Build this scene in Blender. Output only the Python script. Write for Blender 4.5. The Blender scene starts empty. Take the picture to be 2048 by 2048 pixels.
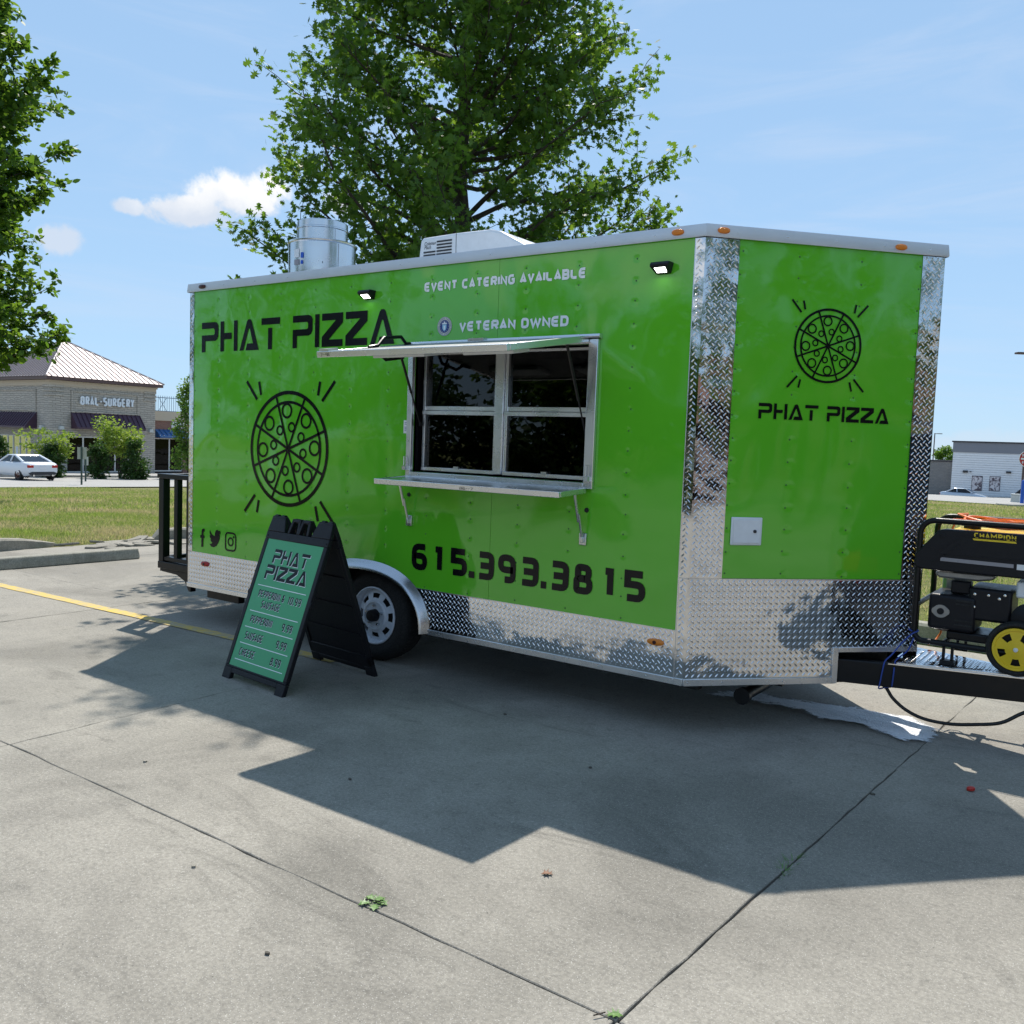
import bpy, math, random
import numpy as np
from mathutils import Vector, Matrix
random.seed(7); rng = np.random.default_rng(11)
R = math.radians
scene = bpy.context.scene
COL = scene.collection

# ------------------------------------------------------------------ camera
F_PX, YAW, PITCH, ROLL = 1794.7, -0.61632, -0.07731, 0.036734      # 2048 px photograph
GZ = 0.29                                                          # trailer skirt above the pavement
CAM = Vector((6.4233, -4.4641, 1.2773 + GZ))
fwd = Vector((math.cos(PITCH)*math.sin(YAW), math.cos(PITCH)*math.cos(YAW), math.sin(PITCH)))
rgt0 = fwd.cross(Vector((0, 0, 1))).normalized(); up0 = rgt0.cross(fwd)
rgt = math.cos(ROLL)*rgt0 + math.sin(ROLL)*up0; upv = -math.sin(ROLL)*rgt0 + math.cos(ROLL)*up0
cd = bpy.data.cameras.new('camera'); cam = bpy.data.objects.new('camera', cd); COL.objects.link(cam)
m3 = Matrix((rgt, upv, -fwd)).transposed()
cam.matrix_world = Matrix.Translation(CAM) @ m3.to_4x4()
cd.sensor_fit = 'HORIZONTAL'; cd.sensor_width = 36; cd.lens = 36*F_PX/2048; cd.clip_start = 0.05; cd.clip_end = 3000
scene.camera = cam
def ray(px, py): return fwd + rgt*((px-1024)/F_PX) - upv*((py-1024)/F_PX)
fh = Vector((math.sin(YAW), math.cos(YAW), 0))
def hd(px, py, D):                      # a direction of the photograph followed to horizontal depth D
    d = ray(px, py); return CAM + d*(D/d.dot(fh))
def gnd(px, py, z=0.0):
    d = ray(px, py); return CAM + d*((z-CAM.z)/d.z)

# ------------------------------------------------------------------ sky, sun, exposure
SUN = Vector((-0.3436, 0.5210, 1.0)).normalized()
W = bpy.data.worlds.new('World'); scene.world = W; W.use_nodes = True
nt = W.node_tree; nt.nodes.clear()
def N(t, **k):
    n = nt.nodes.new(t)
    for a, b in k.items(): setattr(n, a, b)
    return n
def lk(a, b): nt.links.new(a, b)
def wmath(op, a, b=None, c=None, clamp=False):
    n = N('ShaderNodeMath', operation=op, use_clamp=clamp)
    for i, v in enumerate((a, b, c)):
        if v is None: continue
        if isinstance(v, (int, float)): n.inputs[i].default_value = v
        else: lk(v, n.inputs[i])
    return n.outputs[0]
def wsmooth(v, lo, hi):
    n = N('ShaderNodeMapRange', interpolation_type='SMOOTHSTEP'); lk(v, n.inputs[0])
    n.inputs[1].default_value = lo; n.inputs[2].default_value = hi; return n.outputs[0]
sky = N('ShaderNodeTexSky'); sky.sky_type = 'NISHITA'; sky.sun_disc = False
sky.sun_elevation = math.asin(SUN.z); sky.sun_rotation = math.atan2(SUN.x, SUN.y)
sky.altitude = 800; sky.air_density = 1.0; sky.dust_density = 0.0; sky.ozone_density = 1.6
tc = N('ShaderNodeTexCoord'); DIR = tc.outputs['Generated']
def wnoise(vec, scale, detail=6, rough=.55, dist=0.0):
    n = N('ShaderNodeTexNoise'); lk(vec, n.inputs['Vector']); n.inputs['Scale'].default_value = scale
    n.inputs['Detail'].default_value = detail; n.inputs['Roughness'].default_value = rough; n.inputs['Distortion'].default_value = dist
    return n.outputs['Fac']
nz = wnoise(DIR, 17, 8, .6, .3); nzb = wnoise(DIR, 45, 6, .6)
dens = None; shade = None
def blob(px, py, rx, ry, amp=1.0, d=None):
    c = (d or ray(px, py)).normalized(); rr = c.cross(Vector((0, 0, 1))).normalized(); uu = rr.cross(c)
    sub = N('ShaderNodeVectorMath', operation='SUBTRACT'); lk(DIR, sub.inputs[0]); sub.inputs[1].default_value = c
    o = []
    for ax, rad in ((rr, rx), (uu, ry), (c, .6)):
        dt = N('ShaderNodeVectorMath', operation='DOT_PRODUCT'); lk(sub.outputs[0], dt.inputs[0]); dt.inputs[1].default_value = ax/rad
        o.append(dt.outputs['Value'])
    e = wmath('SQRT', wmath('ADD', wmath('ADD', wmath('MULTIPLY', o[0], o[0]), wmath('MULTIPLY', o[1], o[1])), wmath('MULTIPLY', o[2], o[2])))
    v = wmath('ADD', wmath('SUBTRACT', 1.0, e), wmath('MULTIPLY', wmath('SUBTRACT', nz, .5), 2.3))
    v = wmath('ADD', v, wmath('MULTIPLY', wmath('SUBTRACT', nzb, .5), .7))
    return wmath('MULTIPLY', wsmooth(v, .12, .62), amp), o[1]
k = 1/F_PX
for args in ((470, 385, 100*k, 52*k, 1), (395, 425, 95*k, 36*k, 1), (250, 411, 34*k, 18*k, .9), (120, 478, 50*k, 34*k, .8), (690, 412, 60*k, 38*k, .9),
             (2000, 900, 260*k, 40*k, .35)):
    a, b = blob(*args)
    dens = a if dens is None else wmath('MAXIMUM', dens, a)
    shade = b if shade is None else shade
for d, rx, ry in ((Vector((.9, -.5, .35)), .16, .07), (Vector((.3, -1, .45)), .2, .08), (Vector((-1, -.6, .4)), .14, .06), (Vector((1, .4, .5)), .18, .08), (Vector((-.6, -1, .25)), .2, .06)):
    a, b = blob(0, 0, rx, ry, .9, d); dens = wmath('MAXIMUM', dens, a)
# thin high streaks over the whole sky
mp = N('ShaderNodeMapping'); lk(DIR, mp.inputs[0]); mp.inputs['Scale'].default_value = (1.4, 1.4, 9)
ci = wnoise(mp.outputs[0], 2.6, 7, .6, .8)
cirrus = wmath('MULTIPLY', wsmooth(ci, .42, .80), .34)
sep = N('ShaderNodeSeparateXYZ'); lk(DIR, sep.inputs[0])
cm = N('ShaderNodeMix', data_type='RGBA'); lk(wsmooth(wmath('ADD', shade, wmath('MULTIPLY', wmath('SUBTRACT', nz, .5), 2.0)), -.9, .35), cm.inputs['Factor'])
cm.inputs['A'].default_value = (4.6, 5.1, 5.9, 1); cm.inputs['B'].default_value = (6.9, 6.9, 6.9, 1)
m1 = N('ShaderNodeMix', data_type='RGBA'); lk(cirrus, m1.inputs['Factor']); tint = N('ShaderNodeMix', data_type='RGBA', blend_type='MULTIPLY'); tint.inputs[0].default_value = 1; gm = N('ShaderNodeGamma'); gm.inputs[1].default_value = .27; lk(sky.outputs[0], gm.inputs[0]); lk(gm.outputs[0], tint.inputs['A']); tint.inputs['B'].default_value = (2.05, 2.84, 3.70, 1); lk(tint.outputs['Result'], m1.inputs['A']); m1.inputs['B'].default_value = (4.3, 5.0, 6.2, 1)
m2 = N('ShaderNodeMix', data_type='RGBA'); lk(dens, m2.inputs['Factor']); lk(m1.outputs['Result'], m2.inputs['A']); lk(cm.outputs['Result'], m2.inputs['B'])
bg = N('ShaderNodeBackground'); bg.inputs['Strength'].default_value = 0.115; lk(m2.outputs['Result'], bg.inputs['Color'])
ow = N('ShaderNodeOutputWorld'); lk(bg.outputs[0], ow.inputs[0])
sd = bpy.data.lights.new('sun', 'SUN'); sd.energy = 4.3; sd.angle = R(0.53); sd.color = (1.0, .95, .87)
so = bpy.data.objects.new('sun', sd); COL.objects.link(so); so.rotation_euler = SUN.to_track_quat('Z', 'Y').to_euler(); so.location = (0, 10, 30)
vs = scene.view_settings; vs.view_transform = 'Standard'; vs.look = 'None'; vs.exposure = 0.40; vs.gamma = 1; vs.use_curve_mapping = False
scene.render.resolution_x = scene.render.resolution_y = 1024

# ------------------------------------------------------------------ materials
class Mat:
    def __init__(s, name):
        s.m = bpy.data.materials.new(name); s.m.use_nodes = True; s.t = s.m.node_tree
        s.b = s.t.nodes['Principled BSDF']; s._c = None
    def n(s, t, **k):
        q = s.t.nodes.new(t)
        for a, b in k.items(): setattr(q, a, b)
        return q
    def l(s, a, b): s.t.links.new(a, b)
    def co(s, kind='Object', scale=None, rot=None):
        q = s.n('ShaderNodeTexCoord').outputs[kind]
        if scale or rot:
            mp = s.n('ShaderNodeMapping'); s.l(q, mp.inputs[0])
            if scale: mp.inputs['Scale'].default_value = scale
            if rot: mp.inputs['Rotation'].default_value = rot
            q = mp.outputs[0]
        return q
    def noise(s, scale, detail=4, rough=.55, dist=0, vec=None, out='Fac'):
        q = s.n('ShaderNodeTexNoise'); q.inputs['Scale'].default_value = scale; q.inputs['Detail'].default_value = detail
        q.inputs['Roughness'].default_value = rough; q.inputs['Distortion'].default_value = dist
        s.l(vec if vec is not None else s.co(), q.inputs['Vector']); return q.outputs[out]
    def vor(s, scale, feature='F1', vec=None, out='Distance'):
        q = s.n('ShaderNodeTexVoronoi', feature=feature); q.inputs['Scale'].default_value = scale
        s.l(vec if vec is not None else s.co(), q.inputs['Vector']); return q.outputs[out]
    def math(s, op, a, b=None, c=None, clamp=False):
        q = s.n('ShaderNodeMath', operation=op, use_clamp=clamp)
        for i, v in enumerate((a, b, c)):
            if v is None: continue
            if isinstance(v, (int, float)): q.inputs[i].default_value = v
            else: s.l(v, q.inputs[i])
        return q.outputs[0]
    def rng(s, v, lo, hi, a=0., b=1., smooth=True):
        q = s.n('ShaderNodeMapRange', interpolation_type='SMOOTHSTEP' if smooth else 'LINEAR'); s.l(v, q.inputs[0])
        for i, x in enumerate((lo, hi, a, b)): q.inputs[i+1].default_value = x
        return q.outputs[0]
    def mix(s, f, a, b, mode='MIX'):
        q = s.n('ShaderNodeMix', data_type='RGBA', blend_type=mode)
        for nme, v in (('Factor', f), ('A', a), ('B', b)):
            i = q.inputs[nme] if nme == 'Factor' else [z for z in q.inputs if z.name == nme and z.type == 'RGBA'][0]
            if nme == 'Factor': i = q.inputs[0]
            if isinstance(v, (int, float)): i.default_value = v
            elif isinstance(v, tuple): i.default_value = (*v, 1)[:4]
            else: s.l(v, i)
        return [z for z in q.outputs if z.type == 'RGBA'][0]
    def set(s, **k):
        for a, v in k.items():
            i = s.b.inputs[a.replace('_', ' ')]
            if isinstance(v, tuple): i.default_value = (*v, 1)[:4] if len(v) == 3 else v
            elif isinstance(v, (int, float)): i.default_value = v
            else: s.l(v, i)
        return s
    def bump(s, h, dist=.01, strength=1.0, prev=None):
        q = s.n('ShaderNodeBump'); q.inputs['Distance'].default_value = dist; q.inputs['Strength'].default_value = strength
        s.l(h, q.inputs['Height'])
        if prev is not None: s.l(prev, q.inputs['Normal'])
        s.l(q.outputs[0], s.b.inputs['Normal']); return q.outputs[0]
MATS = {}
def plain(name, col, rough=.5, metal=0., var=.12, scale=18, bump=0., spec=.5):
    a = Mat(name); nz = a.noise(scale, 5, .6)
    a.set(Base_Color=a.mix(nz, tuple(c*(1-var) for c in col), tuple(min(1, c*(1+var)) for c in col)), Metallic=metal, Specular_IOR_Level=spec)
    a.set(Roughness=a.rng(a.noise(scale*2.3, 3), .3, .7, rough*.82, min(1, rough*1.18)))
    if bump: a.bump(a.noise(scale*4, 4), bump)
    MATS[name] = a.m; return a
def emis(name, col, st):
    a = Mat(name); a.set(Base_Color=col, Emission_Color=col, Emission_Strength=st); MATS[name] = a.m

# green vinyl over sheet aluminium: glossy, oil-canned, dimpled at the screw rows
def vinyl(name, col, x0, dx, z0, dz, axis, wave=1.0):
    a = Mat(name); q = a.co(); sp = a.n('ShaderNodeSeparateXYZ'); a.l(q, sp.inputs[0])
    u = sp.outputs[axis]; v = sp.outputs[2]
    if axis == 3: pass
    low = a.noise(1.45, 1, .5, .6, vec=a.co(scale=(1, 1, .75)))
    mid = a.noise(3.6, 1, .5, .2)
    fx = a.math('SUBTRACT', a.math('FLOORED_MODULO', a.math('ADD', a.math('DIVIDE', a.math('SUBTRACT', u, x0), dx), .5), 1.0), .5)
    fz = a.math('SUBTRACT', a.math('FLOORED_MODULO', a.math('ADD', a.math('DIVIDE', a.math('SUBTRACT', v, z0), dz), .5), 1.0), .5)
    dd = a.math('SQRT', a.math('ADD', a.math('MULTIPLY', a.math('MULTIPLY', fx, dx), a.math('MULTIPLY', fx, dx)), a.math('MULTIPLY', a.math('MULTIPLY', fz, dz), a.math('MULTIPLY', fz, dz))))
    rib = a.rng(a.math('ABSOLUTE', a.math('MULTIPLY', fx, dx)), 0, .10)
    dim = a.rng(dd, .002, .028)
    h = a.math('ADD', a.math('MULTIPLY', low, 2.3*wave), a.math('MULTIPLY', mid, .10*wave))
    h = a.math('ADD', h, a.math('MULTIPLY', rib, .045*wave)); h = a.math('ADD', h, a.math('MULTIPLY', dim, .10))
    a.set(Base_Color=a.mix(a.noise(2.5, 3), col, tuple(c*.93 for c in col)), Roughness=.07, Specular_IOR_Level=.6, Coat_Weight=.35, Coat_Roughness=.02)
    a.bump(h, .012, 1.0); MATS[name] = a.m
GREEN = (.112, .500, .023)
vinyl('green_side', GREEN, .373, .3665, 1.72, .1175, 0, 1.45)
vinyl('green_nose', GREEN, 4.5796, .241, 2.327, .1225, 0, 1.25)
plain('rivet_shade_green', (.022, .12, .010), .35)  # panel green darkened, so the shadow at each rivet is in its colour
plain('black_vinyl', (.007, .007, .008), .12, 0, .1, 18, 0, .22)
plain('white_vinyl', (.90, .92, .91), .4)
plain('trim_aluminium', (.70, .71, .73), .30, 1, .04, 2)
a = Mat('cap_aluminium'); a.set(Base_Color=a.mix(a.noise(5, 5), (.60, .62, .66), (.70, .72, .75)), Metallic=.55, Roughness=a.rng(a.noise(40, 2, vec=a.co(scale=(.2, .2, 3))), .3, .7, .30, .45)); MATS['cap_aluminium'] = a.m
a = Mat('tread_plate'); a.set(Base_Color=a.mix(a.noise(7, 4), (.62, .63, .65), (.72, .72, .73)), Metallic=1, Roughness=a.rng(a.noise(3, 4), .3, .8, .05, .12))
a.bump(a.math('ADD', a.noise(3.5, 2), a.math('MULTIPLY', a.noise(26, 2), .05)), .012, .8); MATS['tread_plate'] = a.m
plain('tread_lug', (.78, .78, .79), .14, 1, .03, 3)
plain('anodised_edge', (.74, .75, .77), .27, .9, .04, 2)
plain('fender_metal', (.52, .53, .55), .24, 1, .04, 2)
plain('galvanised', (.66, .68, .71), .24, 1, .06, 2.5)
plain('zinc', (.62, .65, .67), .28, 1, .05, 3)
plain('white_plastic', (.74, .76, .78), .38)
plain('white_paint', (.70, .74, .80), .3)
plain('vent_dark', (.03, .03, .035), .6)
plain('black_steel', (.007, .007, .008), .36, 0, .25, 14, 0, .28)
plain('black_plastic', (.010, .010, .013), .42, 0, .2, 40, .0005, .25)
plain('rubber', (.013, .013, .013), .78, 0, .2, 40, .001)
plain('interior_wall', (.30, .30, .31), .5)
plain('interior_dark', (.04, .018, .016), .5)
plain('interior_steel', (.45, .45, .46), .3, .9)
plain('under_black', (.012, .012, .012), .7)
plain('amber_lens', (.75, .22, .02), .15, 0, .1, 120, .001)
plain('red_lens', (.42, .012, .008), .15, 0, .1, 120, .001)
plain('dark_red_lens', (.05, .008, .008), .2, 0, .1, 120, .001)
emis('lit_lens', (1, 1, .96), 9)
plain('sign_green', (.060, .36, .155), .35, 0, .04)
plain('sign_white', (.80, .86, .86), .4)
plain('seal_blue', (.02, .05, .22), .4); plain('seal_cream', (.72, .70, .58), .4); plain('seal_light', (.35, .62, .78), .4)
plain('paper', (.75, .75, .76), .6)
plain('yellow_plastic', (.78, .55, .02), .35)
plain('orange_cord', (.85, .20, .04), .4)
plain('blue_rope', (.03, .07, .32), .6)
plain('black_cable', (.012, .012, .012), .4)
plain('engine_grey', (.32, .32, .32), .4, .8)
plain('chrome', (.75, .75, .75), .15, 1)
plain('decal_label', (.30, .28, .30), .35)
# window glass: thin pane, mirror by Fresnel over a tinted see-through sheet
def glass(name, tint, rough=.01, ior=1.5):
    a = Mat(name); t = a.t; a.t.nodes.remove(a.b)
    tr = a.n('ShaderNodeBsdfTransparent'); tr.inputs[0].default_value = (*tint, 1)
    gl = a.n('ShaderNodeBsdfGlossy'); gl.inputs['Roughness'].default_value = rough
    bp = a.n('ShaderNodeBump'); bp.inputs['Distance'].default_value = .002; a.l(a.noise(1.2, 2), bp.inputs['Height']); a.l(bp.outputs[0], gl.inputs['Normal'])
    fr = a.n('ShaderNodeFresnel'); fr.inputs[0].default_value = ior
    mx = a.n('ShaderNodeMixShader'); a.l(fr.outputs[0], mx.inputs[0]); a.l(tr.outputs[0], mx.inputs[1]); a.l(gl.outputs[0], mx.inputs[2])
    a.l(mx.outputs[0], t.nodes['Material Output'].inputs[0]); MATS[name] = a.m
glass('trailer_glass', (.17, .17, .18)); glass('store_glass', (.12, .13, .14), ior=1.28); glass('car_glass', (.10, .12, .13))

# concrete paving: pale, stained, fine aggregate
def concrete(name, c0, c1, stain=.72, fine=True, scale=1.0):
    a = Mat(name)
    big = a.noise(.55*scale, 5, .6, .4); med = a.noise(3.2*scale, 6, .65, .3); fin = a.noise(70, 4, .7); spk = a.noise(210, 2, .6)
    c = a.mix(a.rng(med, .3, .72), c0, c1)
    c = a.mix(a.math('MULTIPLY', a.rng(big, .46, .68), stain), c, tuple(x*.60 for x in c0))
    pat = a.noise(1.7*scale, 6, .7, 1.2, vec=a.co(scale=(.5, 1.6, 1)))
    c = a.mix(a.math('MULTIPLY', a.rng(pat, .56, .70), stain*.75), c, tuple(x*.52 for x in c0))
    drip = a.vor(2.3*scale, vec=a.co(scale=(1, 1, 1)))
    c = a.mix(a.math('MULTIPLY', a.rng(drip, .05, .16, 1, 0), a.math('MULTIPLY', a.rng(a.noise(1.1), .5, .62), stain*.5)), c, tuple(x*.38 for x in c0))
    c = a.mix(a.rng(fin, .30, .72), a.mix(.34, c, (.02, .02, .02)), c)
    c = a.mix(a.math('MULTIPLY', a.rng(a.noise(17, 5, .7), .50, .72), .28), c, (.07, .065, .055))
    c = a.mix(a.rng(spk, .60, .72), c, a.mix(.5, c, (.75, .72, .66)))
    pit = a.rng(a.vor(60), .0, .16)
    pits = a.math('MULTIPLY', a.math('SUBTRACT', 1.0, pit), a.rng(a.noise(9, 3), .52, .66))
    c = a.mix(a.math('MULTIPLY', pits, .6), c, (.03, .03, .03))
    a.set(Base_Color=c, Roughness=a.rng(med, .3, .7, .72, .92), Specular_IOR_Level=.35)
    h = a.math('ADD', a.math('MULTIPLY', fin, .6), a.math('MULTIPLY', spk, .5)); h = a.math('SUBTRACT', h, a.math('MULTIPLY', pits, .9))
    a.bump(h, .004, .9); MATS[name] = a.m
concrete('concrete', (.315, .290, .244), (.385, .355, .302))
concrete('kerb_concrete', (.30, .275, .225), (.40, .37, .31), .6, scale=2)
concrete('stop_concrete', (.30, .285, .23), (.40, .38, .32), .7, scale=2.5)
concrete('far_concrete', (.38, .365, .335), (.45, .43, .40), .25)
plain('joint_dirt', (.105, .092, .074), .95, 0, .6, 22, .006)
a = Mat('yellow_paint'); wear = a.rng(a.math('ADD', a.noise(14, 6, .75), a.math('MULTIPLY', a.noise(2, 3), .35)), .52, .86)
a.set(Base_Color=a.mix(wear, (.66, .45, .07), (.40, .34, .23)), Roughness=.75); a.bump(a.noise(80, 3), .003); MATS['yellow_paint'] = a.m
a = Mat('lawn'); big = a.noise(.22, 5, .6); med = a.noise(1.3, 6, .7, .5, vec=a.co(scale=(.6, 1, 1))); fin = a.noise(14, 6, .75)
c = a.mix(a.rng(med, .35, .65), (.20, .26, .045), (.33, .32, .10)); c = a.mix(a.rng(big, .42, .62), c, (.40, .34, .16)); c = a.mix(a.rng(fin, .3, .75), (.12, .14, .035), c)
a.set(Base_Color=c, Roughness=.9, Specular_IOR_Level=.2); a.bump(a.math('ADD', fin, a.noise(60, 3)), .05); MATS['lawn'] = a.m
a = Mat('grass_blade'); gi = a.n('ShaderNodeNewGeometry'); rp = gi.outputs['Random Per Island']; big = a.noise(.5, 4, .65, .4, vec=a.co(scale=(.7, 1, 1)))
c = a.mix(rp, (.22, .33, .05), (.38, .44, .10)); c = a.mix(a.rng(a.math('ADD', big, a.math('MULTIPLY', rp, .25)), .52, .78), c, (.55, .46, .24)); a.set(Base_Color=c, Roughness=.6, Specular_IOR_Level=.25); tl = a.n('ShaderNodeBsdfTranslucent'); a.l(c, tl.inputs[0]); mx = a.n('ShaderNodeMixShader'); mx.inputs[0].default_value = .5; a.l(a.b.outputs[0], mx.inputs[1]); a.l(tl.outputs[0], mx.inputs[2]); a.l(mx.outputs[0], a.t.nodes['Material Output'].inputs[0]); MATS['grass_blade'] = a.m
def leafmat(name, c0, c1, trans=.45, tcol=None):
    a = Mat(name); gi = a.n('ShaderNodeNewGeometry'); rp = gi.outputs['Random Per Island']
    c = a.mix(rp, c0, c1); a.set(Base_Color=c, Roughness=.5, Specular_IOR_Level=.28)
    tl = a.n('ShaderNodeBsdfTranslucent'); a.l(a.mix(rp, tcol[0], tcol[1]), tl.inputs[0])
    mx = a.n('ShaderNodeMixShader'); mx.inputs[0].default_value = trans; a.l(a.b.outputs[0], mx.inputs[1]); a.l(tl.outputs[0], mx.inputs[2])
    a.l(mx.outputs[0], a.t.nodes['Material Output'].inputs[0]); MATS[name] = a.m
leafmat('oak_leaf', (.035, .085, .014), (.075, .15, .022), .42, ((.13, .28, .02), (.27, .42, .04)))
leafmat('shrub_leaf', (.022, .055, .012), (.05, .095, .02), .25, ((.06, .15, .02), (.10, .2, .03)))
leafmat('lime_leaf', (.14, .22, .03), (.24, .32, .05), .4, ((.25, .38, .04), (.36, .46, .06)))
leafmat('young_leaf', (.06, .13, .02), (.13, .22, .04), .4, ((.16, .32, .03), (.28, .42, .05)))
plain('bark', (.055, .042, .032), .9, 0, .4, 12, .02)
plain('dry_leaf', (.22, .10, .05), .7); plain('twig_leaf', (.10, .20, .04), .5); plain('red_plastic', (.5, .03, .02), .4)
a = Mat('foam'); nn = a.noise(9, 6, .7, .6); a.set(Base_Color=a.mix(a.rng(nn, .3, .7), (.74, .78, .83), (.90, .91, .93)), Roughness=.6); a.bump(a.math('ADD', a.noise(26, 5, .7), a.math('MULTIPLY', a.vor(95), .6)), .010)
ea = a.n('ShaderNodeAttribute', attribute_name='edge').outputs['Fac']; st_n = a.noise(3.4, 7, .72, 1.6, vec=a.co(scale=(1, 2.9, 1), rot=(0, 0, .12))); bb = a.noise(60, 4, .7)
cov = a.math('ADD', a.math('ADD', a.math('MULTIPLY', ea, .66), st_n), a.math('MULTIPLY', bb, .22)); a.set(Alpha=a.rng(cov, 1.00, 1.13)); MATS['foam'] = a.m
plain('wet_concrete', (.10, .095, .085), .14, 0, .25, 6)
# ledgestone, brick, siding, roof metal
def courses(name, cols, w, h, mort, off=.5, rot=None, bumpd=.03, wob=0):
    a = Mat(name); q = a.co(); sp = a.n('ShaderNodeSeparateXYZ'); a.l(q, sp.inputs[0])
    cb = a.n('ShaderNodeCombineXYZ'); a.l(a.math('ADD', sp.outputs[0], sp.outputs[1]), cb.inputs[0]); a.l(sp.outputs[2], cb.inputs[1])
    v = cb.outputs[0]
    if wob:
        va = a.n('ShaderNodeVectorMath', operation='ADD'); a.l(v, va.inputs[0]); vm = a.n('ShaderNodeVectorMath', operation='SCALE'); a.l(a.noise(1.6, 2, vec=v, out='Color'), vm.inputs[0]); vm.inputs['Scale'].default_value = wob; a.l(vm.outputs[0], va.inputs[1]); v = va.outputs[0]
    b = a.n('ShaderNodeTexBrick'); a.l(v, b.inputs['Vector']); b.offset = off; b.inputs['Scale'].default_value = 1; b.inputs['Brick Width'].default_value = w; b.inputs['Row Height'].default_value = h
    b.inputs['Mortar Size'].default_value = mort; b.inputs['Color1'].default_value = (*cols[0], 1); b.inputs['Color2'].default_value = (*cols[1], 1); b.inputs['Mortar'].default_value = (*cols[2], 1); b.inputs['Bias'].default_value = 0
    c = a.mix(.35, b.outputs[0], a.mix(a.noise(3, 5, .7), tuple(x*.6 for x in cols[0]), tuple(min(1, x*1.3) for x in cols[1])))
    a.set(Base_Color=c, Roughness=.88); a.bump(a.math('SUBTRACT', a.math('MULTIPLY', a.noise(6, 4), .5), b.outputs['Fac']), bumpd); MATS[name] = a.m
courses('ledgestone', ((.52, .47, .40), (.39, .355, .31), (.22, .20, .175)), .55, .16, .016, .37, wob=.22)
courses('brick', ((.34, .17, .12), (.24, .12, .09), (.36, .33, .30)), .24, .08, .008)
courses('grey_block', ((.26, .25, .24), (.21, .205, .20), (.17, .165, .16)), .42, .21, .01)
courses('white_siding', ((.74, .76, .79), (.72, .74, .77), (.42, .44, .47)), 9., .30, .016, 0)
plain('tan_trim', (.50, .42, .32), .8); plain('grey_band', (.19, .20, .23), .6)
plain('roof_metal', (.36, .30, .29), .36, .2, .06, 3); plain('fascia', (.10, .055, .05), .5)
plain('awning_purple', (.060, .026, .048), .45); plain('awning_blue', (.03, .12, .30), .45)
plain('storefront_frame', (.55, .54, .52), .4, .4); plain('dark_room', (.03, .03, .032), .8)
plain('sign_letters', (.72, .76, .80), .4); plain('bluegrey_rail', (.10, .16, .24), .5)
plain('car_white', (.72, .74, .77), .18, 0, .03); plain('car_silver', (.42, .48, .55), .2, .5, .04); plain('car_dark', (.02, .022, .028), .2, .0, .04)
plain('bronze_pole', (.075, .045, .04), .5); plain('sign_red', (.48, .02, .02), .4); plain('post_green', (.03, .06, .045), .5); plain('sign_back', (.42, .44, .38), .5, .4)
plain('blue_paint', (.02, .10, .50), .4); plain('utility_grey', (.50, .52, .50), .5); plain('poster_dark', (.10, .09, .11), .4); plain('rim_bronze', (.16, .06, .04), .4, .6)
a = Mat('poster_photo'); a.set(Base_Color=a.mix(a.rng(a.noise(1.7, 3, .5, 1.5), .40, .60), (.07, .05, .07), (.62, .58, .60)), Roughness=.35); MATS['poster_photo'] = a.m

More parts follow.
